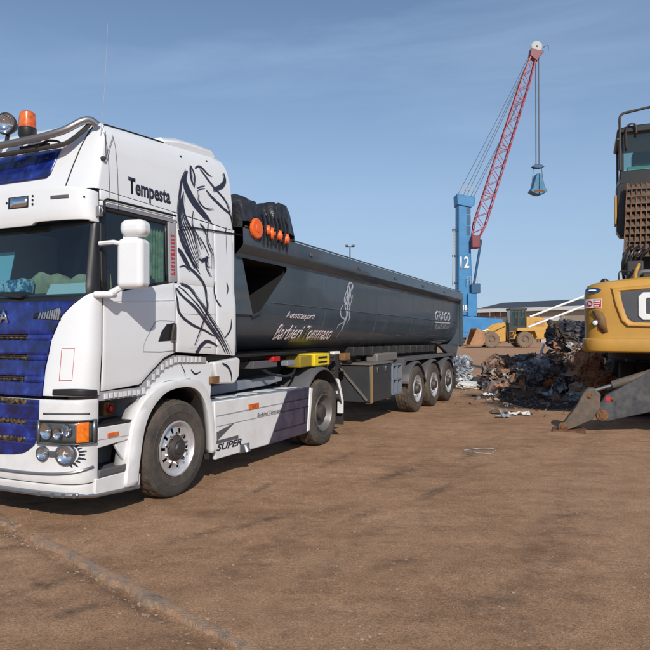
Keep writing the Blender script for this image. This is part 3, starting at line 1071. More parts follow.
# side wall behind the door
SB = lambda x: lerp([(-1.13, 1.505), (-.05, 1.575), (.04, 1.58)], x)
panel('side_panel', sidep(-.715, .035, SB, lambda x: min(sill(x) - .02, 2.335) if x > -.02 else 2.335), 'white', 12, 8)
panel('side_panel', sidep(-.715, -.02, 2.335, lambda x: zb_roof(x) - .01), 'white', 12, 8)
panel('side_panel', sidep(-.02, .035, 2.999, lambda x: zb_roof(x) - .01), 'white', 2, 2)
panel('rear_corner_panel', sidep(-1.13, -.725, SB, lambda x: zb_roof(x) - .01), 'white', 8, 10)
panel('roof_side_strip', sidep(.045, 1.116, 3.058, lambda x: zb_roof(x) - .006), 'white', 10, 2)
a = MB()
pgrid(a, sidep(-.60, -.20, 1.615, 1.622), 4, 1, .002)
pgrid(a, sidep(-.70, -.02, 2.0, 2.006), 4, 1, .002)
a.split('hatch_seam', 'lgrey', truck, fix=False, solid=.003)
# right side and rear wall (out of view)
panel('right_side_panel', lambda s, t_: (2.004 + 2.24 * s, 1.5 + 1.56 * t_), 'white', 10, 6)
a = MB()
a.box(-1.15, -1.12, -2.46, -.04, 1.5, 3.08)
a.build('rear_wall', 'white', truck)

# --- high roof
ZT = [(-1.3, 4.00), (-1.1, 4.01), (-.9, 4.02), (0, 3.955), (.5, 3.925), (.9, 3.895), (1.3, 3.85)]
RP = [(0, 0), (.35, .012), (.62, .035), (.80, .075), (.90, .125), (.965, .20), (1.0, .32)]
def roofpt(u_, f_):
    """u_: 0 rear-left .. around the front .. rear-right ; f_ height fraction"""
    ins = lerp(RP, f_)
    xf_ = 1.215 - .17 * f_ - ins * .75
    xr = -1.13 + ins * .35
    xs_ = XS - .14 * f_ - ins * .35
    ys_ = -.05 - ins
    if u_ < 1: x, y = xr + (xs_ - xr) * u_, ys_
    elif u_ > 3: x, y = xs_ + (xr - xs_) * (u_ - 3), 2 * YC - ys_
    else:
        a_ = (u_ - 1) * math.pi / 2
        ca, sa = math.cos(a_), max(0, math.sin(a_))
        x = xs_ + (xf_ - xs_) * sa ** .55
        y = YC + (ys_ - YC) * math.copysign(abs(ca) ** .55, ca)
    zb_ = zb_roof(x)
    crown = .05 * (1 - ((y - YC) / 1.2) ** 2) * f_ ** 6
    return (x, y, zb_ + (lerp(ZT, x) - zb_) * f_ + crown)
us = [i / 16 for i in range(16)] + [1 + 2 * i / 56 for i in range(56)] + [3 + i / 16 for i in range(17)]
fs_ = [0, .12, .25, .35, .45, .55, .62, .7, .76, .82, .87, .91, .94, .97, .99, 1.0]
a = MB()
rows = [[roofpt(u_, f_) for u_ in us] for f_ in fs_]
last = rows[-1]
for kk in (.8, .55, .25):
    rows.append([(lp[0] * kk + (-.1) * (1 - kk), YC + (lp[1] - YC) * kk, lerp(ZT, lp[0] * kk - .1 * (1 - kk)) + .05 + .02 * (1 - kk)) for lp in last])
a.grid(rows)
n_ = len(us)
a.f.append(tuple((len(rows) - 1) * n_ + i for i in range(n_)))
rear = [r_[0] for r_ in rows[:16]] + [r_[-1] for r_ in rows[:16]][::-1]
a.add(rear, [tuple(range(len(rear)))])
roof = a.build('high_roof', 'white', truck, ang=40)
def sideY(x, z):
    zb_ = zb_roof(x)
    if z < zb_ - .005: return lerp(YS, z)
    f_ = (z - zb_) / (lerp(ZT, x) - zb_)
    return -.05 - lerp(RP, min(1, f_))
# roof gutter line, seam around the forehead, blue forehead panel
a = MB()
a.tube([Vector(roofpt(u_, .93)) + Vector((0, .004, .004)) for u_ in np.linspace(.5, .99, 14)], .010, 5)
a.build('roof_gutter', 'seal_and_shade', roof)
a = MB()
def fh(y_, f_, off):
    lo_, hi_ = 1.0, 2.0
    for _ in range(30):
        m_ = (lo_ + hi_) / 2
        if roofpt(m_, f_)[1] > y_: lo_ = m_
        else: hi_ = m_
    q_ = roofpt(lo_, f_)
    return (q_[0] + off, q_[1] + off * .3, q_[2])
a.tube([fh(lerp([(0, -.42), (.5, -.36), (.85, -.31), (1, -.30)], f_), f_, .002) for f_ in np.linspace(.02, .95, 16)], .007, 5)
a.split('roof_seam', 'seal_and_shade', roof)
a = MB()
rows = []
for i in range(9):
    f_ = .215 + .43 * i / 8
    ye = -.60 - .06 * (1 - i / 8) - (.04 if i == 0 else 0)
    rows.append([fh(ye + (-1.25 - ye) * j / 12, f_, .010) for j in range(13)] + [(lambda q: (q[0], 2 * YC - q[1], q[2]))(fh(ye + (-1.25 - ye) * (12 - j) / 12, f_, .010)) for j in range(1, 13)])
a.grid(rows)
a.build('roof_sign_panel', 'blue', roof, solid=.004)
# rear roof fairing
a = MB()
pts = []
for x_, h_ in ((.02, .005), (-.25, .045), (-.6, .05), (-.88, .045), (-.95, .005)):
    z_ = lerp(ZT, x_)
    pts.append([(x_, -.20, z_ - .07), (x_, -.19, z_ + h_ - .035), (x_, -.25, z_ + h_ + .012), (x_, -2.25, z_ + h_ + .012), (x_, -2.31, z_ + h_ - .035), (x_, -2.30, z_ - .07)])
a.grid(pts)
a.f.append(tuple(range(6)))
a.f.append(tuple(range(24, 30)))
a.build('roof_fairing', 'white', roof, bevel=.012)
a = MB()
for x_, z_ in ((-.18, 3.79), (-.70, 3.86)):
    q = (x_, sideY(x_, z_), z_)
    a.lathe([(0, .012), (.012, .010), (.014, 0)], q, 8, 'y')
a.split('roof_bolt', 'black', roof)

# --- graphics on the side
HORSE = [
[(-0.23,3.63),(-0.13,3.48),(-0.08,3.29),(-0.05,3.10),(-0.05,2.94)],[(-0.34,3.72),(-0.31,3.64),(-0.32,3.55),(-0.36,3.47)],[(-0.34,3.72),(-0.38,3.60),(-0.36,3.47)],
[(-0.20,3.56),(-0.18,3.46),(-0.25,3.36),(-0.36,3.26),(-0.50,3.18),(-0.61,3.12)],[(-0.25,3.64),(-0.21,3.52),(-0.29,3.39),(-0.43,3.27),(-0.59,3.17),(-0.69,3.09)],
[(-0.15,3.37),(-0.13,3.22),(-0.19,3.06),(-0.29,2.95),(-0.34,2.83),(-0.41,2.64)],[(-0.10,3.29),(-0.07,3.12),(-0.07,3.00),(-0.14,2.87),(-0.25,2.69),(-0.39,2.54)],
[(-0.04,2.93),(-0.10,2.80),(-0.22,2.67),(-0.32,2.53)],[(-0.02,2.73),(-0.12,2.66),(-0.25,2.52)],[(-0.41,3.47),(-0.48,3.50),(-0.57,3.53)],[(-0.41,3.44),(-0.50,3.48),(-0.57,3.50)],
[(-0.44,3.43),(-0.43,3.35),(-0.50,3.28),(-0.61,3.26),(-0.71,3.28)],[(-0.41,3.70),(-0.48,3.74),(-0.55,3.74),(-0.64,3.69),(-0.72,3.67)],[(-0.51,3.71),(-0.64,3.61),(-0.79,3.52),(-0.95,3.45)],
[(-0.74,3.52),(-0.91,3.59),(-1.01,3.69),(-1.02,3.78)],[(-0.59,3.48),(-0.72,3.41),(-0.91,3.33),(-1.07,3.27),(-1.12,3.16)],[(-0.83,3.52),(-0.97,3.43),(-1.06,3.31),(-1.11,3.16),(-1.11,3.07)],
[(-0.95,3.01),(-0.97,3.07),(-0.98,3.10)],[(-0.97,3.00),(-0.97,2.75)],[(-0.44,3.06),(-0.52,3.02),(-0.53,2.98),(-0.55,2.93)],[(-0.43,2.90),(-0.52,2.81),(-0.61,2.69)],
[(-0.61,3.12),(-0.59,2.90),(-0.69,2.74),(-0.70,2.56)],[(-0.41,2.64),(-0.50,2.63),(-0.57,2.68),(-0.55,2.59),(-0.61,2.56)],[(-0.32,3.19),(-0.29,3.03),(-0.37,2.92),(-0.46,2.76)],
[(-0.02,2.71),(-0.18,2.55),(-0.33,2.47),(-0.46,2.38),(-0.52,2.26),(-0.51,2.05),(-0.42,1.88),(-0.28,1.65)],[(-0.14,2.72),(-0.29,2.59),(-0.42,2.47)],
[(0.03,2.28),(0.02,2.18),(-0.01,2.01),(-0.22,1.89),(-0.50,1.81),(-0.67,1.75)],[(0.02,2.28),(-0.06,2.21),(-0.30,2.07),(-0.54,1.88),(-0.76,1.70),(-0.90,1.54)],
[(-0.06,2.33),(-0.22,2.29),(-0.38,2.15),(-0.59,1.95),(-0.81,1.75),(-0.99,1.53)],[(-0.04,2.52),(-0.14,2.54),(-0.23,2.48)],[(-0.30,1.57),(-0.34,1.58),(-0.38,1.63),(-0.50,1.69),(-0.63,1.67),(-0.72,1.63)],
[(-0.71,2.40),(-0.69,2.29),(-0.74,2.16),(-0.80,2.11)],[(-0.96,2.41),(-0.98,2.33),(-0.95,2.25)],[(-1.03,1.96),(-1.00,1.83),(-0.87,1.72)],[(-0.44,2.63),(-0.52,2.66),(-0.54,2.56),(-0.61,2.46)]]
HW = [.030,.035,.03,.045,.035,.03,.04,.045,.035,.016,.014,.016,.022,.014,.065,.035,.022,.02,.010,.022,.02,.012,.028,.022,.034,.03,.032,.034,.032,.018,.045,.026,.024,.028,.024]
a = MB()
strokes(a, HORSE, HW, sideY, thick=.006)
rh = random.Random(5)
fine_ = []
for l_ in HORSE:
    if len(l_) >= 4:
        for q in range(2):
            dx, dz = rh.uniform(-.035, .035), rh.uniform(-.04, .02)
            fine_.append([(x + dx * (i / (len(l_) - 1)) + dx * .5, z + dz * (1 - i / len(l_))) for i, (x, z) in enumerate(l_)])
for i0, i1, n_ in ((3, 4, 3), (5, 6, 3), (0, 6, 0), (7, 8, 0), (27, 28, 1)):
    if len(HORSE[i0]) == len(HORSE[i1]):
        for q in range(n_):
            tt = (q + 1) / (n_ + 1)
            fine_.append([(a_[0] * (1 - tt) + b_[0] * tt, a_[1] * (1 - tt) + b_[1] * tt) for a_, b_ in zip(HORSE[i0], HORSE[i1])])
fine_ = [[(min(.03, max(-1.115, x)), z) for x, z in l_] for l_ in fine_]
strokes(a, fine_, [rh.uniform(.005, .012) if i < len(fine_) - 7 else .02 for i in range(len(fine_))], sideY, thick=.005)
a.build('horse_decal', 'decal', truck, fix=False)
text('name_lettering', 'Tempesta', 'decal', truck, (.735, sideY(.4, 3.2) + .004, 3.145), (-1, 0, 0), (0, -.02, 1), .655, .215, bold=.028)

# --- wheels
def wheel(parent, c, rr, wd, kind, side=1, n=44):
    """c = centre of the outer face; axis along y; side=1 outer face looks to +y"""
    w = sub('wheel', parent)
    x, y, z = c
    s = side
    rim_r = .298
    P = lambda r_, h: (r_, s * h)
    a = MB()
    k_ = rr
    prof = [P(rim_r, -.035), P(rim_r + .012, -.012), P(rim_r + .030, -.002), P(rim_r + .034, -.007), P(rim_r + .05, -.004), P(k_ * .74, .006), P(k_ * .745, .010), P(k_ * .76, .010), P(k_ * .765, .006), P(k_ * .85, .005), P(k_ * .885, .001), P(k_ * .89, -.004), P(k_ * .90, -.001), P(k_ * .945, -.012), P(k_ * .972, -.028)]
    a.lathe(prof, c, n)
    a.lathe([P(rim_r, -wd + .03), P(k_ * .8, -wd), P(k_ * .95, -wd + .015), P(k_ * .972, -wd + .03)], c, n)
    a.build('tyre', 'tyre', w, ang=28)
    a = MB()
    # tread ribs with grooves between
    nr = 5
    h0, h1 = -.028, -wd + .03
    prof = [P(k_ * .972, h0)]
    for i in range(nr):
        u0, u1 = h0 + (h1 - h0) * i / nr, h0 + (h1 - h0) * (i + 1) / nr
        e = (h1 - h0) / nr * .12
        top_ = k_ - .006 * abs((i - 2) / 2) ** 2
        prof += [P(top_ - (.010 if i == 0 else 0), u0 + (0.004 if i == 0 else e)), P(top_ - (.010 if i == nr - 1 else 0), u1 - e)]
        if i < nr - 1:
            prof += [P(k_ - .018, u1 - e * .9), P(k_ - .018, u1 + e * .9)]
    prof.append(P(k_ * .972, h1))
    n2 = 96
    b0 = len(a.v)
    a.lathe(prof, c, n2)
    for ri, (r_, h) in enumerate(prof):         # lateral sipes cut the shoulder and centre ribs into blocks
        if r_ > k_ - .014:
            for kk in range(n2):
                ph = (kk + (2 if abs(h) > wd / 2 else 0) + ri) % 4
                if ph == 0:
                    vx, vy, vz = a.v[b0 + ri * n2 + kk]
                    sc = (k_ - .016) / r_
                    a.v[b0 + ri * n2 + kk] = (x + (vx - x) * sc, vy, z + (vz - z) * sc)
    a.build('tread', 'tread', w, ang=18)
    a = MB()
    if kind == 'front':
        rp = [P(rim_r + .006, -.012), P(rim_r + .004, .0), P(rim_r - .012, .002), P(rim_r - .022, -.012), P(rim_r - .03, -.05), P(.245, -.062)]
        dish = [(.245, -.062), (.225, -.050), (.17, -.036), (.145, -.03)]
        hubd = -.03
    elif kind == 'trailer':
        rp = [P(rim_r + .006, -.012), P(rim_r + .004, .0), P(rim_r - .012, .002), P(rim_r - .025, -.015), P(rim_r - .03, -.06), P(.245, -.075)]
        dish = [(.245, -.075), (.225, -.06), (.17, -.045), (.14, -.04)]
        hubd = -.04
    else:
        rp = [P(rim_r + .006, -.012), P(rim_r + .004, .0), P(rim_r - .012, .002), P(rim_r - .025, -.02), P(rim_r - .04, -.12), P(.235, -.155)]
        dish = [(.235, -.155), (.215, -.165), (.17, -.15), (.14, -.14)]
        hubd = -.14
    a.lathe(rp, c, n)
    # disc with ten hand holes
    m_ = 40
    rows = []
    for r_, h in dish:
        rows.append([(x + math.cos(2 * math.pi * i / m_) * r_, y + s * h, z + math.sin(2 * math.pi * i / m_) * r_) for i in range(m_)])
    b0 = len(a.v)
    a.v += [q for r_ in rows for q in r_]
    for i in range(len(rows) - 1):
        for j in range(m_):
            if i == 1 and j % 4 == 0:
                continue
            a.f.append((b0 + i * m_ + j, b0 + i * m_ + (j + 1) % m_, b0 + (i + 1) * m_ + (j + 1) % m_, b0 + (i + 1) * m_ + j))
    a.build('rim', 'alu' if kind != 'drive' else M['drim'], w, ang=30, fix=False)
    a = MB()
    a.lathe([P(.26, -.20), P(.26, -.10 if kind != 'drive' else -.19), P(.1, -.10 if kind != 'drive' else -.19)], c, 24)
    a.build('brake_drum', 'hub', w, ang=30)
    a = MB()
    for i in range(10):
        an = 2 * math.pi * (i + .5) / 10
        q = (x + math.cos(an) * .165, y + s * (hubd - .004), z + math.sin(an) * .165)
        a.cyl(q, (q[0], q[1] + s * .035, q[2]), .017, 6)
    tag(a.build('wheel_nuts', 'chrome' if kind != 'drive' else 'hub', w, smooth=False), kind='stuff')
    a = MB()
    if kind == 'front':
        a.lathe([P(.145, hubd), P(.125, hubd + .008), P(.115, hubd + .045), P(.095, hubd + .058), P(.07, hubd + .05), P(.06, hubd + .065), P(0, hubd + .068)], c, 20)
    elif kind == 'trailer':
        a.lathe([P(.14, hubd), P(.11, hubd + .01), P(.10, hubd + .07), P(.085, hubd + .085), P(0, hubd + .088)], c, 20)
    else:
        a.lathe([P(.14, hubd), P(.13, hubd + .02), P(.125, hubd + .11), P(.10, hubd + .13), P(0, hubd + .135)], c, 20)
    a.build('hub', 'hub', w)
    return w
M['drim'] = mat('drive_rim', (0.20, 0.20, 0.205), 0.45, metal=0.6, dust=0.5, dscale=6)
wheel(truck, (0, -.005, .525), .535, .37, 'front')
wheel(truck, (0, -2.49, .525), .535, .37, 'front', -1)
wheel(truck, (-3.69, -.01, .515), .525, .30, 'drive')
wheel(truck, (-3.69, -2.49, .515), .525, .30, 'drive', -1)
for y_ in (-.345, -2.155):      # inner twin tyres
    a = MB()
    s_ = 1 if y_ > -1.2 else -1
    a.lathe([(.30, 0), (.42, .0 * s_), (.5, -.012 * s_), (.523, -.04 * s_), (.523, -.25 * s_), (.5, -.285 * s_), (.3, -.29 * s_)], (-3.69, y_, .515), 40)
    a.build('inner_tyre', 'tread', truck)

# --- entry steps behind the bumper corner
st = sub('entry_step', truck)
a = MB()
a.box(.58, 1.17, -.40, -.37, .28, 1.24)
a.box(.555, .585, -.38, -.06, .50, 1.20)
a.build('step_well', 'lgrey', st)
a = MB()
a.box(.60, 1.165, -.37, -.02, .905, .925)
a.build('step_tread', 'black', st, bevel=.004)
a = MB()
a.prism([(1.165, .785), (.60, .765), (.60, .895), (1.165, .90)], -.05, -.015)
a.build('step_riser', 'white_low', st, bevel=.006)
a = MB()
a.prism([(1.17, .71), (.75, .735), (.60, .755), (.60, .783), (1.17, .783)], -.06, -.022)
a.build('step_rail', 'white_low', st, bevel=.005)
a = MB()
a.prism([(.60, .50), (.80, .53), (.92, .70), (.86, .73), (.60, .745)], -.075, -.04)
a.build('step_gusset', 'white_low', st, bevel=.006)
a = MB()
a.box(.61, 1.16, -.36, -.01, .425, .475)
a.box(.61, 1.16, -.03, -.005, .435, .50)
a.build('step_tread', 'grey', st, bevel=.008)
a = MB()
a.prism([(1.20, .285), (.60, .245), (.585, .36), (.70, .425), (1.20, .425)], -.06, -.012)
a.build('step_valance', 'white_low', st, bevel=.008)
a = MB()
a.tube([(1.33, -.10, .29), (1.18, -.03, .272), (.60, -.025, .232)], .022, 8)
a.build('step_pipe', 'steel', st)
a = MB()
a.box(.905, 1.05, -.016, -.003, .795, .835)
a.build('side_marker', 'amber', st, bevel=.004)
a = MB()
a.box(.66, .80, -.37, -.30, .95, 1.09)
a.build('step_bracket', 'brownrecess', st, bevel=.006)
a = MB()
a.lathe([(.0, .05), (.035, .04), (.045, 0)], (.73, -.30, 1.02), 12, 'y')
a.build('red_lamp', 'red', st)
a = MB()
for i in range(8):
    x0 = 1.08 - i * .065
    a.box(x0 - .04, x0, -.03, -.018, 1.165, 1.215)
a.split('sill_dash', 'white_low', st)
a = MB()
a.prism([(1.15, 1.235), (.58, 1.235), (.44, 1.35), (.22, 1.495), (.04, 1.55), (-.55, 1.50), (-.55, 1.44), (.0, 1.46), (.18, 1.42), (.40, 1.28), (.55, 1.15), (1.15, 1.15)], -.10, -.032)
a.build('sill_strip', 'lgrey', st)
a = MB()
for i in range(14):
    t_ = i / 13
    x_ = .53 - t_ * .95
    z_ = lerp([(-.42, 1.485), (0, 1.50), (.2, 1.45), (.4, 1.32), (.53, 1.20)], x_)
    a.box(x_ - .022, x_ + .016, -.031, -.022, z_ - .032, z_ + .03)
a.split('sill_dash', 'white_low', st)

# --- front mudguard
OUT = [(.83, .28), (.81, .44), (.74, .83), (.63, 1.04), (.42, 1.19), (.14, 1.265), (-.27, 1.265), (-.46, 1.18), (-.60, .98), (-.66, .72), (-.68, .50), (-.68, .38)]
INN = [(.66, .27), (.64, .44), (.565, .80), (.45, 1.0), (.27, 1.135), (.08, 1.185), (-.18, 1.185), (-.36, 1.11), (-.485, .95), (-.55, .72), (-.575, .52), (-.585, .38)]
so, si = smoothline(OUT, 3), smoothline(INN, 3)
rows = []
for (o_, i_) in zip(so, si):
    rows.append([(o_.x, -.16, o_.y), (o_.x, .0, o_.y), (o_.x * .93 + i_.x * .07, .018, o_.y * .93 + i_.y * .07), ((o_.x * .4 + i_.x * .6), .028, (o_.y * .4 + i_.y * .6)), (i_.x, .018, i_.y), (i_.x, -.05, i_.y)])
a = MB()
a.grid(rows)
mg = a.build('mudguard', 'white_low', truck, ang=50, solid=.008)
a = MB()
a.grid([[(q.x, -.05, q.y), (q.x + .0, -.55, q.y + .02)] for q in si])
a.build('wheel_arch_liner', 'black', mg, solid=.01)
a = MB()
a.prism([(.56, 1.10), (.42, 1.27), (.2, 1.42), (0, 1.47), (-.6, 1.46), (-.7, 1.35), (-.66, 1.0), (-.45, 1.19), (-.27, 1.27), (.14, 1.27), (.42, 1.19)], -.14, -.05)
a.build('mudguard_top', 'white', mg, bevel=.005)
a = MB()
a.box(-.78, -.62, -.04, .0, 1.19, 1.27)
a.build('side_marker', 'brownrecess', mg, bevel=.004)
a = MB()
a.prism([(-.70, 1.44), (-1.20, 1.485), (-1.27, 1.46), (-1.25, 1.24), (-1.15, 1.15), (-.80, 1.17), (-.74, 1.24)], -.5, -.02)
a.build('rear_cab_fairing', 'white_low', truck, bevel=.03, seg=3)
a = MB()
strokes(a, [[(-.86, 1.42), (-.98, 1.37), (-1.05, 1.28), (-1.06, 1.19)], [(-.28, 1.37), (-.36, 1.32), (-.46, 1.34)], [(-.10, 1.44), (-.16, 1.36), (-.18, 1.30)]], [.035, .02, .012], lambda x, z: -.018 if x < -.7 else -.047, thick=.003)
a.split('decal_tail', 'decal', truck, fix=False)
a = MB()
a.box(-.62, -.60, -.42, -.03, .30, .75)
a.build('mudflap', 'chassis', truck)

# --- side skirt, deck
sk = sub('side_skirt', truck)
a = MB()
a.prism([(-.695, .97), (-2.49, .95), (-1.96, .265), (-.715, .275)], -.06, -.012)
a.build('skirt_panel', 'white_low', sk, bevel=.012)
a = MB()
a.prism([(-2.496, .95), (-3.19, .965), (-3.10, .265), (-1.968, .265)], -.06, -.014)
a.build('skirt_panel', 'navy', sk, bevel=.01)
for z0, z1, m_ in ((.79, .80, 'lgrey'), (.665, .672, 'lgrey')):
    a = MB()
    a.box(-2.36 if z0 > .7 else -2.26, -.72, -.011, -.006, z0, z1)
    a.split('skirt_crease', m_, sk)
a = MB()
for z0, x0, x1 in ((.79, -2.40, -3.15), (.665, -2.30, -3.15), (.42, -2.10, -3.10)):
    a.box(x1, x0, -.013, -.008, z0, z0 + .012)
a.box(-3.02, -3.00, -.013, -.008, .43, .66)
a.split('skirt_crease', 'black', sk)
a = MB()
a.prism([(-.735, .60), (-1.10, .665), (-.74, .50)], -.012, -.004)
a.build('skirt_scoop', 'grey', sk)
a = MB()
a.box(-1.68, -1.44, -.012, .004, .795, .865)
a.build('side_marker', 'amber', sk, bevel=.004)
text('skirt_lettering', 'SUPER', 'decal', sk, (-.73, -.009, .37), (-1, 0, 0), (0, 0, 1), .55, .085, shear=.3, bold=.03)
text('skirt_small_lettering', 'Barbieri Tommaso', 'decal', sk, (-1.66, -.009, .675), (-1, 0, 0), (0, 0, 1), .64, .05, shear=.2)
a = MB()
a.box(-1.20, -.73, -.011, -.006, .462, .50)
a.build('skirt_badge', 'grey', sk)
a = MB()
a.tube([(-1.36, -.20, .36), (-1.36, .01, .33), (-1.36, .03, .27)], .045, 10)
a.build('exhaust_pipe', 'steel', sk)
a = MB()
a.box(-1.46, -1.24, -.05, .0, .26, .37)
a.build('exhaust_guard', 'grey', sk, bevel=.01)
a = MB()
a.prism([(-.64, .975), (-3.2, .955), (-3.2, .905), (-.64, .92)], -.78, -.065)
a.build('deck', 'deck', truck, bevel=.008)
a = MB()
a.prism([(-.70, 1.10), (-2.95, 1.16), (-2.95, 1.06), (-2.5, 1.02), (-.70, .98)], -.62, -.36)
a.build('deck_box', 'deck', truck, bevel=.01)
for x0, x1 in ((-.98, -1.32), (-1.46, -1.82), (-2.02, -2.40), (-2.62, -2.95)):
    a = MB()
    zz = lambda x: .978 - .008 * (-x - .64)
    a.prism([(x0, zz(x0) + .003), (x1, zz(x1) + .003), (x1, zz(x1) + .010), (x0, zz(x0) + .010)], -.31, -.11)
    a.build('deck_plate', 'whitepaint', truck)
# tank behind the skirt, chassis, axles, coupling
a = MB()
a.lathe([(0, 0), (.26, 0), (.30, .04), (.30, 2.1), (.26, 2.14), (0, 2.14)], (-2.95, -.42, .60), 20, 'x')
a.build('fuel_tank', 'steel', truck)
a = MB()
for y_ in (-.84, -1.66):
    a.box(-4.55, 1.1, y_ - .04, y_ + .04, .78, 1.04)
for x_ in (.6, -1.4, -2.6, -4.4):
    a.box(x_ - .05, x_ + .05, -1.66, -.84, .82, 1.0)
a.build('chassis_frame', 'chassis', truck, bevel=.006)
a = MB()
a.box(.35, 1.34, -2.2, -.42, .34, 1.2)
a.box(-.9, .35, -1.9, -.6, .55, 1.45)
a.build('engine', 'chassis', truck, bevel=.03)
a = MB()
a.box(-.08, .08, -2.2, -.3, .42, .55)
a.box(-3.80, -3.58, -2.2, -.3, .42, .62)
a.lathe([(0, -.22), (.2, -.14), (.2, .14), (0, .22)], (-3.69, -1.25, .52), 16, 'y')
a.split('axle', 'chassis', truck)
a = MB()
a.box(-3.75, -2.85, -1.75, -.75, 1.05, 1.16)
a.box(-3.45, -2.95, -1.6, -.9, 1.16, 1.235)
a.build('fifth_wheel', 'chassis', truck, bevel=.02)
a = MB()
a.box(-1.12, .95, -2.42, -.08, 1.46, 1.52)
a.build('cab_floor', 'dark', truck)
# hoses behind the cab
a = MB()
for y_, zt in ((-.9, 1.9), (-1.15, 2.0), (-1.4, 1.85)):
    a.tube(smoothline([(-1.16, y_, zt), (-1.45, y_, 1.5), (-1.9, y_ - .05, 1.25), (-2.4, y_, 1.45)], 5), .022, 6)
a.build('air_hose', 'black', truck)
a = MB()
a.tube(smoothline([(-1.16, -.7, 1.7), (-1.6, -.75, 1.22), (-2.2, -.85, 1.30)], 5), .028, 6)
a.build('air_hose', 'red', truck)
a = MB()
a.box(-2.0, -1.35, -1.7, -.6, 1.06, 1.20)
a.build('catwalk', 'dark', truck)
# rear mudguards
for y0, y1 in ((-.66, -.012), (-2.49, -1.85)):
    a = MB()
    rows = []
    for i in range(25):
        an = R(6) + R(165) * i / 24
        r_ = .66 + .05 * math.sin(an) ** 4
        rows.append([(-3.69 + math.cos(an) * r_ * 1.05, y, .52 + math.sin(an) * r_ + (.012 if 0 < j_ < 3 else -.03)) for j_, y in enumerate((y0, y0 + .04, y1 - .04, y1))])
    a.grid(rows)
    rmg = a.build('rear_mudguard', 'grey', truck, solid=.012, ang=50)
    if y0 > -1:
        for xa, xb, za, zb_ in ((-3.02, -2.96, .30, .90), (-4.42, -4.355, .42, 1.0)):
            a = MB()
            if xa > -3.5:
                a.prism([(-3.10, .29), (-3.17, .29), (-3.28, .93), (-3.20, .95)], -.10, -.004)
            else:
                a.prism([(-4.28, 1.0), (-4.22, 1.02), (-4.385, .62), (-4.38, .42), (-4.44, .42), (-4.445, .64)], -.10, -.004)
            a.build('mudguard_edge', 'whitepaint', rmg, bevel=.008)
        a = MB()
        a.box(-4.50, -4.475, -.6, -.03, .22, .62)
        a.build('mudflap', 'chassis', rmg)

# --- mirrors
def blob(name, c, sx, sy, sz, rz, m_, parent, bev):
    a = MB()
    mm = Matrix.Translation(c) @ Matrix.Rotation(rz, 4, 'Z')
    a.box(-sx / 2, sx / 2, -sy / 2, sy / 2, -sz / 2, sz / 2, mm)
    return a.build(name, m_, parent, bevel=bev, seg=5)
mr = sub('mirror', truck)
blob('mirror_housing', (1.02, .275, 2.44), .19, .27, .47, R(12), 'white', mr, .055)
blob('mirror_housing', (1.00, .28, 2.775), .20, .26, .165, R(12), 'white', mr, .07)
blob('mirror_neck', (1.01, .25, 2.685), .08, .16, .06, R(12), 'white', mr, .01)
a = MB()
a.tube([(1.17, .0, 2.63), (1.16, .16, 2.635), (1.08, .22, 2.62)], .022, 8)
a.build('mirror_arm', 'whitepaint', mr)
blob('mirror_arm_joint', (1.16, .06, 2.15), .13, .20, .06, R(20), 'white', mr, .028)
a = MB()
a.tube([(1.14, .10, 2.16), (1.05, .2, 2.24)], .03, 8)
a.build('mirror_arm', 'white', mr)
a = MB()
a.box(.93, .938, .16, .39, 2.25, 2.64)
a.build('mirror_glass', 'reflector', mr)
# --- roof light bar, spots, beacon, aerial
lb = sub('light_bar', truck)
def mirr(pts):
    return [(x, 2 * YC - y, z) for x, y, z in reversed(pts)]
h1 = smoothline([(1.31, -1.25, 3.665), (1.30, -.90, 3.672), (1.28, -.60, 3.69), (1.22, -.40, 3.74), (1.13, -.285, 3.83), (1.06, -.235, 3.855), (1.0, -.20, 3.82)], 6)
a = MB()
a.tube([tuple(q) for q in h1][::-1] + mirr([tuple(q) for q in h1])[::-1][1:] if False else mirr([tuple(q) for q in h1]) + [tuple(q) for q in h1][1:], .036, 10)
a.build('bar_tube', 'steel', lb)
h2 = smoothline([(1.26, -1.25, 3.585), (1.25, -.90, 3.590), (1.22, -.62, 3.60), (1.17, -.44, 3.63), (1.09, -.31, 3.75), (1.05, -.25, 3.83)], 6)
a = MB()
a.tube(mirr([tuple(q) for q in h2]) + [tuple(q) for q in h2][1:], .024, 8)
a.build('bar_tube', 'dark', lb)
a = MB()
a.tube(smoothline([(1.26, -.75, 3.60), (1.24, -.62, 3.655), (1.2, -.52, 3.65), (1.18, -.47, 3.615)], 5), .012, 6)
a.box(1.20, 1.24, -1.0, -.62, 3.60, 3.645)
a.build('bar_stay', 'black', lb)
for y_, z_ in ((-1.155, 3.885), (-1.47, 3.885), (-.55 - 1.4, 3.885)):
    a = MB()
    mm = Matrix.Translation((1.26, y_, z_)) @ Matrix.Rotation(R(14), 4, 'Z')
    a.lathe([(0, -.10), (.05, -.10), (.095, -.03), (.112, .02), (.112, .04), (.10, .045)], (0, 0, 0), 24, 'x')
    a.v = [tuple(mm @ Vector(q)) for q in a.v]
    sp_ = a.build('spot_lamp', 'dark', lb)
    a = MB()
    a.lathe([(.10, .036), (.085, .01), (.05, -.02), (.015, -.03), (.012, .0), (0, .002)], (0, 0, 0), 24, 'x')
    a.v = [tuple(mm @ Vector(q)) for q in a.v]
    a.build('spot_reflector', 'reflector', lb)
    a = MB()
    a.lathe([(.10, .04), (.06, .052), (0, .056)], (0, 0, 0), 24, 'x')
    a.v = [tuple(mm @ Vector(q)) for q in a.v]
    a.build('spot_lens', 'lens', lb)
    a = MB()
    a.cyl((1.27, y_, 3.68), (1.25, y_, 3.79), .02, 8)
    a.build('spot_foot', 'black', lb)
bc = sub('beacon', truck)
by, bx_ = -.90, 1.23
a = MB()
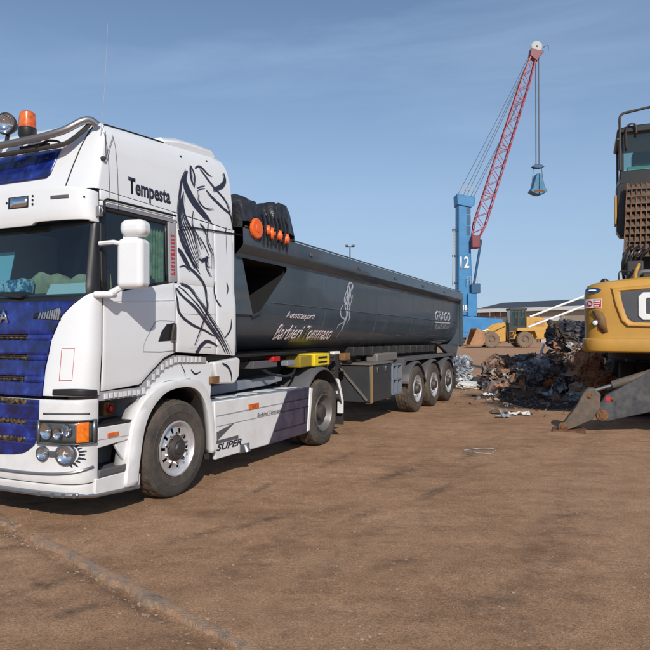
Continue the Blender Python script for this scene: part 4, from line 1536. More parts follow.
a.lathe([(0, 3.70), (.075, 3.70), (.088, 3.735), (.088, 3.79), (.078, 3.80), (0, 3.80)], (bx_, by, .02), 20, 'z')
a.build('beacon_base', 'black', bc)
a = MB()
a.lathe([(.082, 3.80), (.080, 3.90), (.074, 3.945), (.05, 3.965), (0, 3.97)], (bx_, by, .02), 20, 'z')
a.build('beacon_dome', 'amber', bc)
a = MB()
a.tube([(1.02, -.14, 3.70), (1.01, -.10, 4.2), (.985, -.09, 4.8)], .0035, 5, r2=.0015)
a.build('aerial', 'lgrey', truck)
a = MB()
a.lathe([(0, .04), (.018, .035), (.024, .015), (.024, 0)], (1.075, sideY(1.0, 3.46) + .0, 3.46), 12, 'y')
a.tube([(1.07, sideY(1, 3.46) + .04, 3.47), (.90, sideY(.9, 3.7) + .012, 3.72)], .003, 5)
a.tube([(1.07, sideY(1, 3.46) + .04, 3.47), (1.0, sideY(1.0, 3.7) + .012, 3.75)], .003, 5)
a.build('cable_clamp', 'hub', truck)
for x_ in (.885, 1.0):
    a = MB()
    a.tube([(x_, sideY(x_, z_) + .006, z_) for z_ in np.linspace(3.0, 3.74, 14)], .0028, 5)
    a.build('roof_cable', 'grey', truck)
a = MB()
a.tube([(-.03, -.006, 2.965), (-.3, -.028, 2.995), (-1.12, -.03, 3.035), (-1.5, -.02, 3.03)], .009, 5)
a.build('side_cable', 'decal', truck)

# --- inside the cab
a = MB()
a.box(.55, 1.22, -2.36, -.12, 1.7, 2.10)
a.prism([(1.22, 2.10), (.62, 2.10), (.62, 2.20), (.80, 2.24), (1.16, 2.16)], -2.34, -.14)
a.build('dashboard', 'dash', truck, bevel=.02)
a = MB()
a.box(-.55, -.50, -2.4, -.10, 1.6, 3.1)
a.build('cabin_back', 'interior', truck)
a = MB()
a.box(-.5, 1.12, -2.4, -.10, 3.04, 3.07)
a.build('cabin_ceiling', 'interior', truck)
for y_ in (-.65, -1.85):
    a = MB()
    a.box(-.35, -.2, y_ - .26, y_ + .26, 1.75, 2.55)
    a.box(-.33, -.22, y_ - .15, y_ + .15, 2.55, 2.75)
    a.box(-.35, .18, y_ - .27, y_ + .27, 1.6, 1.78)
    a.build('seat', 'interior', truck, bevel=.04, seg=3)
a = MB()
rows = []
for i in range(40):
    x_ = .12 + .36 * i / 39
    rows.append([(x_, -.13 + .02 * math.sin(i * 1.3), z_) for z_ in np.linspace(2.25, 2.95, 6)])
a.grid(rows)
a.build('side_curtain', 'greencurtain', truck, solid=.004)
# ------------------------------------------------------------------ semi-trailer (same frame as the tractor)
TO = (-6.5, -1.25, 0.0)
MB.SH = TO
wx, wy = t2w(TO[0], TO[1])
trl = thing('tipper_trailer', 'long slate grey tipping semi-trailer with three axles behind the white cab', 'trailer', (wx, wy, 0), TR)
zt = lambda x: 3.135 + (x + 1.3) * .0205
zb = lambda x: 1.545 + (x + 2.0) * .009
PF = [(0, .02), (.012, .045), (.135, .05), (.15, .04), (.205, -.045), (.23, -.06), (.45, -.075), (.66, -.095), (.70, -.115), (.80, -.16), (.90, -.26), (.96, -.40), (1.0, -.62)]
def bodyY(x, z):
    f_ = (zt(x) - z) / (zt(x) - zb(x))
    return lerp(PF, min(1, max(0, f_)))
XR_ = -12.5
def bgrid(mb, fl, x0, nxs=40, mirror=False):
    rows = []
    for f_ in fl:
        xa = x0(f_) if callable(x0) else x0
        row = []
        for i in range(nxs + 1):
            x = xa + (XR_ - xa) * i / nxs
            y = lerp(PF, f_)
            row.append((x, 2 * YC - y if mirror else y, zt(x) - f_ * (zt(x) - zb(x))))
        rows.append(row)
    mb.grid(rows)
for mirror in (False, True):
    a = MB()
    bgrid(a, [0, .012, .07, .135, .15, .205, .235], -1.22, 40, mirror)
    a.build('top_rail', 'body', trl, ang=25, solid=.0)
    fe = lambda f_: lerp([(.225, -2.52), (.25, -2.56), (.27, -2.55), (.66, -1.86), (.69, -1.72)], f_)
    a = MB()
    bgrid(a, [.23, .26, .3, .38, .45, .55, .66, .69], fe, 40, mirror)
    a.build('side_wall', 'body', trl, ang=25)
    a = MB()
    bgrid(a, [.69, .70, .75, .80, .85, .90, .93, .96, .98, 1.0], -1.24, 40, mirror)
    a.build('lower_side_wall', 'body', trl, ang=25)
    s_ = (lambda y: 2 * YC - y) if mirror else (lambda y: y)
    a = MB()
    a.prism([(-1.67, 2.03), (-1.24, 2.03), (-1.20, 2.80), (-1.40, 2.80)], s_(-.16), s_(-.09))
    a.build('nose_post', 'body', trl)
    NT = [(-1.38, 2.80), (-2.54, 2.72), (-2.56, 2.64), (-1.86, 2.03), (-1.67, 1.99)]
    a = MB()
    n_ = len(NT)
    a.add([(x, s_(-.10), z) for x, z in NT] + [(x, s_(-.75), z) for x, z in NT], [(i, (i + 1) % n_, n_ + (i + 1) % n_, n_ + i) for i in range(n_)] + [tuple(range(n_, 2 * n_))])
    a.build('nose_recess', 'seal_and_shade', trl, smooth=False)  # near-black colour stands in for the shade inside the nose
    a = MB()
    a.prism([(-10.65, 1.475), (-11.9, 1.10), (-12.35, 1.10), (-12.52, 1.36), (-12.52, 1.475)], s_(-.20), s_(-.10))
    a.build('rear_skirt', 'body', trl, bevel=.008)
a = MB()
a.box(-1.34, -1.24, -2.38, -.12, 1.54, 2.82)
a.build('front_wall', 'bodyd', trl)
a = MB()
a.grid([[(x, y, zt(x) - .06) for x in (-1.25, -12.45)] for y in (.01, -2.51)])
a.build('load_cover', 'tarp', trl)
a = MB()
a.box(-12.56, -12.48, -2.50, .0, 1.42, 2.86)
for y_ in (-.05, -.8, -1.6, -2.4):
    a.box(-12.64, -12.57, y_ - .04, y_ + .04, 1.40, 2.80)
a.build('tailgate', 'body', trl, bevel=.01)
a = MB()
a.box(-12.54, -12.44, -.02, .058, 1.42, 2.88)
a.build('corner_post', 'body', trl, bevel=.012)
a = MB()
a.tube([(-1.3, .02, zt(-1.3) + .02), (-12.4, .02, zt(-12.4) + .02)], .012, 6)
a.build('tarp_cable', 'steel', trl)
for x_ in (-3.1, -5.0, -6.9, -8.8, -10.6):
    a = MB()
    a.box(x_ - .04, x_ + .04, .052, .068, zt(x_) - .15, zt(x_) - .10)
    a.build('rope_hook', 'grey', trl, bevel=.004)
for x_ in (-3.9, -6.2, -8.4, -10.0):
    a = MB()
    a.tube([(x_, bodyY(x_, z_) + .001, z_) for z_ in np.linspace(zt(x_) - .42, zb(x_) + .05, 16)], .006, 5)
    a.build('weld_seam', 'body', trl)
a = MB()
a.tube([(x_, bodyY(x_, zt(x_) - .575 * (zt(x_) - zb(x_))) + .002, zt(x_) - .575 * (zt(x_) - zb(x_))) for x_ in np.linspace(-2.1, -12.4, 30)], .008, 5)
a.build('fold_line', 'body', trl)
# bumps where the body rests on the frame
for i in range(12):
    x_ = -5.6 - i * .48
    a = MB()
    a.box(x_ - .07, x_ + .07, -.48, -.28, zb(x_) - .17, zb(x_) - .02 + .03)
    a.build('body_rest', 'chassis', trl, bevel=.015)
a = MB()
a.box(-1.25, -3.35, -.62, -.14, 1.47, 1.505)
a.build('subframe_edge', 'black', trl, bevel=.006)
a = MB()
for y_ in (-.72, -1.78):
    a.box(-12.4, -2.2, y_ - .06, y_ + .06, 1.10, 1.46)
for x_ in (-2.4, -4.6, -6.5, -8.0, -9.2, -10.5, -12.2):
    a.box(x_ - .05, x_ + .05, -1.78, -.72, 1.15, 1.40)
a.box(-12.3, -2.0, -1.9, -.6, 1.40, 1.52)
a.build('trailer_frame', 'chassis', trl, bevel=.008)
a = MB()
a.box(-3.6, -2.0, -1.8, -.7, 1.235, 1.32)
a.build('coupling_plate', 'chassis', trl)
# front frame clutter
a = MB()
a.box(-2.45, -1.8, -.42, -.16, 1.30, 1.40)
a.build('valve_block', 'grey', trl, bevel=.01)
a = MB()
a.box(-2.50, -2.30, -.30, -.14, 1.38, 1.45)
a.build('air_coupling', 'red', trl, bevel=.01)
a = MB()
a.box(-2.95, -2.72, -.26, -.14, 1.30, 1.38)
a.build('wiring_box', 'deck', trl, bevel=.01)
a = MB()
a.tube(smoothline([(-1.9, -.3, 1.42), (-2.3, -.16, 1.20), (-2.9, -.18, 1.16), (-3.3, -.3, 1.30)], 5), .02, 6)
a.build('hose', 'black', trl)
a = MB()
a.box(-3.50, -3.10, -.40, -.13, 1.255, 1.44)
a.build('chock_holder', 'yellowd', trl, bevel=.02)
a = MB()
a.box(-4.10, -3.53, -.40, -.10, 1.255, 1.455)
ch = a.build('wheel_chock', 'yellow', trl, bevel=.02)
for z_ in (1.30, 1.375):
    a = MB()
    a.box(-3.98, -3.66, -.102, -.094, z_, z_ + .03)
    a.build('chock_slot', 'black', ch)
a = MB()
a.box(-4.55, -4.30, -.2, -.12, 1.42, 1.47)
a.build('marker_lamp', 'whitepaint', trl, bevel=.01)
a = MB()
a.box(-5.28, -5.02, -.36, -.24, 1.29, 1.42)
a.build('side_marker', 'brownrecess', trl, bevel=.01)
# landing legs
for y_ in (-.42, -2.08):
    lg = sub('landing_leg', trl)
    a = MB()
    a.box(-4.98, -4.80, y_ - .08, y_ + .08, .62, 1.46)
    a.build('outer_tube', 'chassis', lg, bevel=.01)
    a = MB()
    a.box(-4.955, -4.825, y_ - .06, y_ + .06, .40, .62)
    a.build('inner_tube', 'hub', lg, bevel=.006)
    a = MB()
    a.prism([(-5.12, .30), (-4.66, .30), (-4.72, .37), (-4.84, .42), (-4.94, .42), (-5.06, .37)], y_ - .13, y_ + .13)
    a.build('foot', 'chassis', lg, bevel=.01)
    if y_ > -1:
        a = MB()
        for z_ in np.arange(.68, 1.4, .075):
            a.box(-4.80, -4.785, y_ - .05, y_ + .085, z_, z_ + .03)
        tag(a.build('rack_tooth', 'hub', lg), kind='stuff')
a = MB()
a.bar((-4.9, -.42, 1.30), (-4.9, -2.08, 1.30), .08, .08)
a.build('leg_shaft', 'chassis', trl)
# toolbox and rack
tb = sub('toolbox', trl)
a = MB()
a.box(-6.95, -5.80, -.72, -.055, .46, 1.17)
a.build('box', 'tool', tb, bevel=.015)
a = MB()
a.box(-6.99, -5.76, -.75, -.03, 1.172, 1.205)
a.build('lid', 'toollid', tb, bevel=.006)
for x_ in (-6.15, -6.62):
    a = MB()
    a.box(x_ - .035, x_ + .035, -.055, -.035, 1.02, 1.12)
    a.build('latch', 'chrome', tb, bevel=.005)
a = MB()
a.box(-5.90, -5.80, -.056, -.045, .45, 1.17)
a.build('strap', 'strap', tb)
a = MB()
a.bar((-5.79, -.72, 1.15), (-5.79, -.12, .50), .03, .05, (1, 0, 0))
a.build('brace', 'toollid', tb)
a = MB()
a.box(-6.6, -5.1, -1.9, -.72, .62, 1.12)
a.build('air_tank', 'chassis', trl, bevel=.1, seg=3)
rk_ = sub('rack', trl)
for z0, z1 in ((.50, .54), (.80, .84), (1.10, 1.14)):
    a = MB()
    a.box(-7.62, -7.02, -.45, -.05, z0, z1)
    a.build('shelf', 'bluegrey', rk_, bevel=.006)
for x0, x1 in ((-7.08, -7.02), (-7.36, -7.30), (-7.62, -7.56)):
    a = MB()
    a.box(x0, x1, -.45, -.052, .50, 1.14)
    a.build('upright', 'bluegrey', rk_, bevel=.006)
a = MB()
a.box(-7.6, -7.04, -.44, -.40, .52, 1.12)
a.build('back', 'chassis', rk_)
a = MB()
a.box(-7.75, -6.55, -.46, -.20, 1.19, 1.37)
a.build('spare_box', 'toollid', trl, bevel=.03)
# bogie
AX = [-8.56, -9.88, -11.2]
for x_ in AX:
    wheel(trl, (x_, -.005, .52), .53, .385, 'trailer')
    wheel(trl, (x_, -2.49, .52), .53, .385, 'trailer', -1)
    a = MB()
    a.cyl((x_, -2.2, .52), (x_, -.3, .52), .075, 12)
    a.build('axle', 'chassis', trl)
    for y_ in (-.72, -1.78):
        a = MB()
        a.prism([(x_ + .75, 1.12), (x_ + .6, 1.12), (x_ - .1, .42), (x_ + .1, .42)], y_ - .05, y_ + .05)
        a.cyl((x_ - .3, y_, .7), (x_ - .3, y_, 1.15), .12, 12)
        a.split('suspension', 'chassis', trl)
    for y0, y1 in ((-.44, .0), (-2.50, -2.06)):
        a = MB()
        rows = []
        for i in range(19):
            an = R(14) + R(152) * i / 18
            rows.append([(x_ + math.cos(an) * .655, y, .52 + math.sin(an) * .63 + dz_) for y, dz_ in ((y0, -.03), (y0 + .03, 0), (y1 - .03, 0), (y1, -.045))])
        a.grid(rows)
        a.build('mudguard', 'grey', trl, solid=.012)
a = MB()
a.prism([(-7.75, .98), (-7.95, 1.16), (-11.8, 1.16), (-11.9, 1.05), (-11.9, 1.24), (-7.75, 1.24)], -.40, -.06)
a.build('mudguard_rail', 'grey', trl, bevel=.006)
a = MB()
a.box(-12.5, -12.4, -2.35, -.15, .55, .68)
a.build('underride_bar', 'chassis', trl, bevel=.01)
for y_ in (-.45, -2.05):
    a = MB()
    a.box(-12.47, -12.42, y_ - .04, y_ + .04, .68, 1.45)
    a.build('underride_post', 'chassis', trl)
    a = MB()
    a.box(-12.54, -12.50, y_ - .18, y_ + .18, .90, 1.03)
    a.build('tail_lamp', 'red', trl, bevel=.01)
a = MB()
a.box(-11.98, -11.95, -.42, -.02, .25, .85)
a.build('mudflap', 'chassis', trl)

# lettering and horse on the body
def btext(name, body, x0, z0, w, h, m_, shear, bold):
    x1 = x0 - w / 2
    y0, y1 = bodyY(x1, z0), bodyY(x1, z0 + h)
    off = max(bodyY(x1, z0 + h * q) - (y0 + (y1 - y0) * q) for q in np.linspace(0, 1, 6)) + .004
    ln = math.hypot(y1 - y0, h)
    return text(name, body, m_, trl, (x0, y0 + off, z0), (-1, 0, -.009 * -1 * -1), (0, (y1 - y0) / ln, h / ln), w, ln, shear=shear, bold=bold)
btext('body_lettering', 'Autotrasporti', -2.60, 1.975, .93, .13, 'decalp', .25, .012)
btext('body_lettering', 'Barbieri Tommaso', -2.44, 1.685, 1.92, .225, 'decalp', .25, .016)
btext('maker_lettering', 'GRAGO', -10.20, 2.09, 1.45, .25, 'decalw', 0, .03)
a = MB()
a.box(-11.62, -10.22, bodyY(-11, 2.06) + .002, bodyY(-11, 2.06) + .006, 2.03, 2.062)
a.build('maker_underline', 'decalw', trl)
a = MB()
scr = []
for i in range(11):
    x0 = -10.32 - i * .115
    h_ = .11 if i in (0, 4, 7) else .06
    scr.append([(x0, 1.885), (x0 - .03, 1.885 + h_), (x0 - .06, 1.90), (x0 - .10, 1.895)])
strokes(a, scr, [.02] * len(scr), bodyY, thick=.004)
tag(a.build('maker_script', 'decalw', trl, fix=False), kind='stuff')
TH = [[(-4.83,2.76),(-4.74,2.65),(-4.77,2.53),(-4.71,2.38),(-4.62,2.45),(-4.74,2.65)],[(-4.83,2.76),(-4.95,2.72),(-4.92,2.61),(-5.01,2.73)],[(-4.77,2.40),(-4.80,2.23),(-4.74,2.09),(-4.71,1.92)],
[(-4.59,2.36),(-4.50,2.27),(-4.53,2.15),(-4.71,2.09),(-4.68,1.92),(-4.64,1.77)],[(-4.92,2.41),(-4.86,2.26),(-4.89,2.12),(-4.83,2.02)],[(-4.47,1.94),(-4.53,2.01),(-4.71,2.05)],[(-4.98,2.54),(-4.92,2.41),(-4.83,2.33)],
[(-4.80,2.70),(-4.84,2.6),(-4.80,2.45),(-4.86,2.35)],[(-4.70,2.5),(-4.66,2.35),(-4.75,2.2),(-4.68,2.05)],[(-4.9,2.68),(-4.88,2.55),(-4.95,2.45)]]
a = MB()
strokes(a, [[(x, z - .08) for x, z in l_] for l_ in TH], [.05, .035, .05, .028, .03, .02, .03, .06, .035, .03], bodyY, thick=.004)
a.build('horse_decal', 'decalw', trl, fix=False)

# folded tarpaulin and its orange rollers at the nose
a = MB()
rows = []
NI, NJ = 90, 26
for i in range(NI + 1):
    s_ = i / NI
    x = -1.16 - 1.42 * s_
    env = lerp([(0, .30), (.08, .38), (.26, .47), (.38, .36), (.50, .38), (.66, .47), (.88, .52), (.97, .46), (1.0, .34)], s_)
    pl = (math.sin(s_ * 2 * math.pi * 8.5) * .5 + .5) * (.085 if .30 < s_ < .75 else .045)
    row = []
    for j in range(NJ + 1):
        t_ = j / NJ
        y = .075 - 2.65 * t_
        e_ = min(t_, 1 - t_) * 2
        prof_ = min(1, (e_ / .10)) ** .45
        nzv = noise.noise(Vector((x * 5, y * 4, 1.3))) * .05 + noise.noise(Vector((x * 13, y * 9, 4.3))) * .022
        z = zt(x) + .03 + (env - pl + nzv) * (.12 + .88 * prof_)
        row.append((x + .05 * noise.noise(Vector((x * 4, y * 6, 7.7))) + (.05 * (1 - prof_) if s_ > .5 else 0), y - .04 * pl * 8 * (1 - prof_) + nzv * .5, z))
    rows.append(row)
a.grid(rows)
for ed in (0, NI):
    b_ = len(a.v)
    low_ = [(q[0], q[1], zt(q[0]) - .01) for q in rows[ed]]
    a.grid([rows[ed], low_])
a.build('tarpaulin', 'tarp', trl, ang=60)
for i, (x_, z_, r_) in enumerate(((-1.50, 3.145, .135), (-1.80, 3.16, .075), (-1.91, 3.13, .09), (-2.03, 3.12, .06), (-2.13, 3.13, .085), (-2.25, 3.09, .065), (-2.33, 3.11, .08))):
    a = MB()
    mm = Matrix.Translation((x_, .085, z_)) @ Matrix.Rotation(R(0 if i == 0 else 28), 4, 'Z')
    a.lathe([(0, .02), (r_ * .35, .02), (r_ * .4, .012), (r_ * .9, .012), (r_, .0), (r_, -.03), (0, -.03)], (0, 0, 0), 18, 'y')
    a.v = [tuple(mm @ Vector(q)) for q in a.v]
    a.build('roller', 'orangeflat', trl)
for i in range(7):
    x_ = -1.66 - i * .105
    a = MB()
    a.tube(smoothline([(x_, .06, 3.42 + .03 * math.sin(i * 2)), (x_ - .02, .10, 3.25), (x_, .095, 3.08), (x_ - .015, .075, 2.97 + .03 * math.sin(i * 3))], 4), .018, 6)
    a.build('tarp_strap', 'tarp', trl)
MB.SH = (0, 0, 0)
# ------------------------------------------------------------------ material handler (excavator) seen from behind
EA = R(-21.33)
C0 = Vector((5.08, 13.0, 0))
ex, ey = Vector((math.cos(EA), math.sin(EA), 0)), Vector((-math.sin(EA), math.cos(EA), 0))
ES = (1.62, 3.0, 0.0)
MB.SH = ES
eo = C0 + ex * ES[0] + ey * ES[1]
exc = thing('material_handler', 'yellow material handler seen from behind, with slate panel and raised cab', 'excavator', eo, EA)
WCW = 3.25
def cwy(x, r_=.46):
    xx = min(x, WCW - x)
    bow = -.05 * (1 - ((x - WCW / 2) / (WCW / 2)) ** 2)
    if xx >= r_: return bow
    u_ = (r_ - xx) / r_
    return r_ * (1 - (max(0, 1 - u_ ** 2.6)) ** (1 / 2.6)) + bow
xs_ = [0, .004, .012, .03, .06, .10, .15, .21, .28, .36, .46, .7, 1.0, 1.3, 1.625]
xs_ = xs_ + [WCW - q for q in xs_[-2::-1]]
LV = [(1.40, .05), (1.43, .01), (1.46, 0), (1.64, 0), (1.665, .012), (1.68, .055), (1.72, .06), (2.2, .05), (2.55, .05), (2.66, .075), (2.73, .12), (2.765, .20), (2.78, .32)]
def topz(x): return .11 * (1 - ((x - WCW / 2) / (WCW / 2)) ** 2)
rows = []
for z, ins in LV:
    row = [(ins * .8, 1.15, z)]
    for x in xs_:
        k_ = (x - WCW / 2) / (WCW / 2)
        row.append((WCW / 2 + k_ * (WCW / 2 - ins * .8), cwy(x) + ins, z + topz(x) * max(0, (z - 1.7) / 1.1)))
    row.append((WCW - ins * .8, 1.15, z))
    rows.append(row)
a = MB()
a.grid(rows)
n_ = len(rows[0])
a.f.append(tuple(range(n_)))
a.f.append(tuple((len(rows) - 1) * n_ + i for i in range(n_)))
cw = a.build('counterweight', 'catyellow', exc, ang=30)
# raised surround and recessed name panel
fx = lambda x: cwy(x) + .05
def ring(mb, outer, inner, y_out, y_in, base):
    n = len(outer)
    vs = [(x, fx(x) + base, z) for x, z in outer] + [(x, fx(x) - y_out, z) for x, z in [(o_[0] * .75 + i_[0] * .25, o_[1] * .75 + i_[1] * .25) for o_, i_ in zip(outer, inner)]] + [(x, fx(x) - y_out, z) for x, z in [(o_[0] * .35 + i_[0] * .65, o_[1] * .35 + i_[1] * .65) for o_, i_ in zip(outer, inner)]] + [(x, fx(x) + y_in, z) for x, z in inner]
    fs = []
    for l_ in range(3):
        for i in range(n):
            j = (i + 1) % n
            fs.append((l_ * n + i, l_ * n + j, (l_ + 1) * n + j, (l_ + 1) * n + i))
    mb.add(vs, fs)
outer = [(.50, 2.66), (.56, 2.35), (.68, 2.02), (.80, 1.90), (1.62, 1.86), (2.45, 1.90), (2.57, 2.02), (2.69, 2.35), (2.75, 2.66), (1.62, 2.74)]
inner = [(.70, 2.57), (.74, 2.35), (.82, 2.06), (.88, 2.00), (1.62, 1.98), (2.37, 2.00), (2.43, 2.06), (2.51, 2.35), (2.55, 2.57), (1.62, 2.63)]
a = MB()
ring(a, outer, inner, .045, .0, .02)
a.build('panel_surround', 'catyellow', cw, ang=50)
a = MB()
rows = []
for i in range(13):
    x = .66 + (2.59 - .66) * i / 12
    zt_, zb_ = np.interp(x, [.66, .70, 1.62, 2.55, 2.59], [2.55, 2.60, 2.66, 2.60, 2.55]), np.interp(x, [.66, .88, 2.37, 2.59], [2.35, 1.975, 1.975, 2.35])
    rows.append([(x, fx(x) - .012, zb_), (x, fx(x) - .012, zt_)])
a.grid(rows)
a.build('name_panel', 'slate', cw)
LC = [(0, .08), (0, .45), (.08, .53), (.34, .53), (.42, .45), (.42, .34), (.29, .34), (.29, .40), (.27, .42), (.15, .42), (.13, .40), (.13, .13), (.15, .11), (.27, .11), (.29, .13), (.29, .19), (.42, .19), (.42, .08), (.34, 0), (.08, 0)]
LA = [(0, 0), (.13, 0), (.155, .10), (.285, .10), (.31, 0), (.44, 0), (.30, .53), (.14, .53)]
LT = [(.14, 0), (.27, 0), (.27, .42), (.41, .42), (.41, .53), (0, .53), (0, .42), (.14, .42)]
for x0, pl_ in ((1.0, LC), (1.46, LA), (1.88, LT)):
    a = MB()
    a.prism([(x0 + x, 2.03 + z) for x, z in pl_], -.030, -.005 + .02)
    a.build('maker_letter', 'whitepaint', cw, bevel=.012, smooth=True)
a = MB()
a.add([(x, fx(x) - .012, z) for x, z in ((.17, 2.22), (.28, 2.24), (.37, 2.19), (.43, 2.05), (.47, 1.80), (.38, 1.78), (.30, 1.86), (.27, 2.0), (.22, 2.12))], [(0, 1, 8), (1, 2, 7, 8), (2, 3, 6, 7), (3, 4, 5, 6)])
a.build('lamp_recess_shade', 'brownrecess', cw, solid=.003)  # thin patch, shadow of the lamp recess put into its brown colour
a = MB()
a.lathe([(.062, .02), (.062, -.02), (.05, -.025), (.048, -.01)], (.235, fx(.235) - .012, 1.985), 18, 'y')
lp = a.build('rear_lamp', 'black', cw)
a = MB()
a.lathe([(.05, -.012), (.03, -.026), (0, -.03)], (.235, fx(.235) - .012, 1.985), 18, 'y')
a.build('rear_lamp_lens', 'whitepaint', cw)
def sticker(name, x0, x1, z0, z1, m_, off=.006):
    a = MB()
    a.grid([[(x0 + (x1 - x0) * i / 6, fx(x0 + (x1 - x0) * i / 6) - off, z) for i in range(7)] for z in (z0, z1)])
    return a.build(name, m_, cw)
sticker('warning_sticker', .06, .355, 2.275, 2.455, 'whitepaint', .004)
M['stred'] = mat('sticker_red', (0.55, 0.02, 0.03), 0.5)
M['stblue'] = mat('sticker_blue', (0.02, 0.09, 0.26), 0.4)
sticker('warning_sticker_red', .205, .345, 2.285, 2.445, 'stred', .008)
a = MB()
for (z0, z1, x0, x1) in ((2.40, 2.42, .22, .33), (2.355, 2.375, .22, .33), (2.31, 2.325, .22, .30)):
    a.grid([[(x0 + (x1 - x0) * i / 4, fx(x0 + (x1 - x0) * i / 4) - .010, z) for i in range(5)] for z in (z0, z1)])
tag(a.build('warning_sticker_line', 'whitepaint', cw), kind='stuff')
a = MB()
an_ = [2 * math.pi * i / 16 for i in range(16)]
a.add([(.135 + .055 * math.cos(q), fx(.135 + .055 * math.cos(q)) - .008, 2.365 + .06 * math.sin(q)) for q in an_], [tuple(range(16))])
a.build('warning_sticker_disc', 'stred', cw)
a = MB()
a.add([(.20 + .145 * math.cos(q), fx(.20 + .145 * math.cos(q)) - .01, 2.625 + .05 * math.sin(q)) for q in an_], [tuple(range(16))])
a.build('oval_badge', 'stblue', cw)
a = MB()
a.add([(.20 + .09 * math.cos(q), fx(.2) - .014 + .004, 2.625 + .015 * math.sin(q)) for q in an_], [tuple(range(16))])
a.build('oval_badge_text', 'whitepaint', cw)
# deck: rear camera dome, handrail
a = MB()
a.lathe([(.085, 2.74), (.085, 2.80), (.07, 2.85), (.03, 2.875), (0, 2.88)], (.42, .42, 0), 16, 'z')
a.build('camera_dome', 'black', exc)
a = MB()
a.tube(smoothline([(.69, .45, 2.76), (.69, .45, 2.96), (.74, .50, 3.02), (.95, .75, 3.02)], 5), .018, 6)
a.build('handrail', 'black', exc)
# upper house
a = MB()
a.prism([(1.15, 1.40), (4.6, 1.40), (4.8, 1.7), (3.6, 1.95), (2.6, 2.72), (1.15, 2.80)], .12, 3.13, 'x')
a.v = [(q[0], q[1], q[2]) for q in a.v]
a.build('engine_house', 'catyellow', exc, bevel=.04)
a = MB()
a.lathe([(1.05, 1.20), (1.05, 1.40)], (1.62, 3.0, 0), 28, 'z')
a.build('slew_ring', 'dark', exc)
a = MB()
a.box(1.15, 2.2, .9, 1.5, 2.78, 3.02)
a.box(.88, 1.2, 1.25, 1.6, 2.75, 3.30)
a.split('engine_cowl', 'dark', exc, bevel=.03)
a = MB()
a.tube(smoothline([(1.05, 1.0, 2.80), (1.05, 1.0, 2.95), (1.15, 1.0, 3.03), (1.5, 1.05, 3.03), (2.2, 1.1, 3.05)], 5), .06, 10)
a.build('exhaust', 'grey', exc)
a = MB()
a.tube(smoothline([(1.02, .95, 2.80), (1.02, .93, 3.0), (1.06, .95, 3.12), (1.1, 1.1, 3.2)], 5), .035, 8)
a.build('hydraulic_hose', 'catyellow', exc)
for i in range(4):
    a = MB()
    a.tube(smoothline([(.84 + i * .1, 1.6, 2.9), (.80 + i * .12, 1.35, 3.25 + .05 * i), (.90 + i * .14, 1.4, 3.55), (1.1 + .1 * i, 1.8, 3.7)], 6), .028, 6)
    a.build('hydraulic_hose', 'black', exc)
a = MB()
a.cyl((.90, 1.45, 3.02), (.90, 1.45, 3.48), .10, 14)
a.build('filter_canister', 'dark', exc)
# slatted guard
gd = sub('slatted_guard', exc)
def gp(u_, v_, y_off=0.0):     # u across, v up
    xl = .83 + .10 * v_
    return Vector((xl + (2.0 - xl) * u_, 1.55 + .35 * v_ + y_off, 3.40 + 1.68 * v_))
NRW = 10
for i in range(NRW):
    v0, v1 = i / NRW, (i + .70) / NRW
    a = MB()
    p0, p1, p2, p3 = gp(0, v0, -.05), gp(1, v0, -.05), gp(1, v1, .02), gp(0, v1, .02)
    dz = Vector((0, .02, -.006))
    a.add([p0, p1, p2, p3, p0 + dz, p1 + dz, p2 + dz, p3 + dz], [(0, 1, 2, 3), (7, 6, 5, 4), (0, 4, 5, 1), (1, 5, 6, 2), (2, 6, 7, 3), (3, 7, 4, 0)])
    a.build('slat', 'brownmesh', gd, smooth=False)
for j in range(12):
    u_ = j / 11
    a = MB()
    a.bar(gp(u_, 0, -.055), gp(u_, .985, -.02), .022, .02, (0, 1, 0))
    a.build('guard_bar', 'rust', gd)
# cab on its riser
a = MB()
a.box(.95, 1.75, 2.3, 3.2, 2.7, 5.02)
a.build('cab_riser', 'black', exc, bevel=.02)
a = MB()
a.prism([(.72, 5.05), (.72, 4.05), (.80, 3.92), (1.0, 3.92), (1.0, 5.1), (.80, 5.12)], 2.05, 2.5)
po = a.build('side_post', 'black', exc, bevel=.02)
a = MB()
a.box(.685, .725, 2.02, 2.4, 4.20, 4.85)
a.build('yellow_strip', 'catyellow', exc, bevel=.008)
a = MB()
a.bar((.78, 2.1, 5.20), (.98, 2.0, 4.75), .03, .03)
a.build('stay', 'hub', exc)
cb = sub('cab', exc)
def cabx(z): return .80
a = MB()
a.box(.80, 2.0, 2.2, 3.9, 5.02, 5.42)
a.build('cab_base', 'black', cb, bevel=.02)
a = MB()
for x_, y_ in ((.80, 2.2), (1.92, 2.2), (.80, 3.82), (1.92, 3.82)):
    a.box(x_, x_ + .08, y_, y_ + .08, 5.42, 6.24)
a.split('cab_pillar', 'black', cb, bevel=.01)
a = MB()
a.prism([(.74, 6.24), (2.06, 6.24), (2.06, 6.36), (1.9, 6.42), (.95, 6.40), (.74, 6.34)], 2.12, 3.98)
a.build('cab_roof', 'black', cb, bevel=.03)
a = MB()
a.box(.88, 1.92, 2.23, 2.245, 5.44, 6.22)
a.build('rear_window', 'sideglass', cb)
a = MB()
a.box(.825, .84, 2.28, 3.82, 5.44, 6.22)
a.build('side_window', 'sideglass', cb)
a = MB()
a.box(1.1, 1.6, 2.9, 3.3, 5.42, 6.0)
a.build('cab_seat', 'interior', cb, bevel=.06, seg=3)
a = MB()
a.box(.95, 1.5, 2.3, 2.6, 5.42, 5.52)
a.build('cab_shelf', 'cyanpaper', cb, bevel=.02)
gl_ = sub('guard_rail', exc)
a = MB()
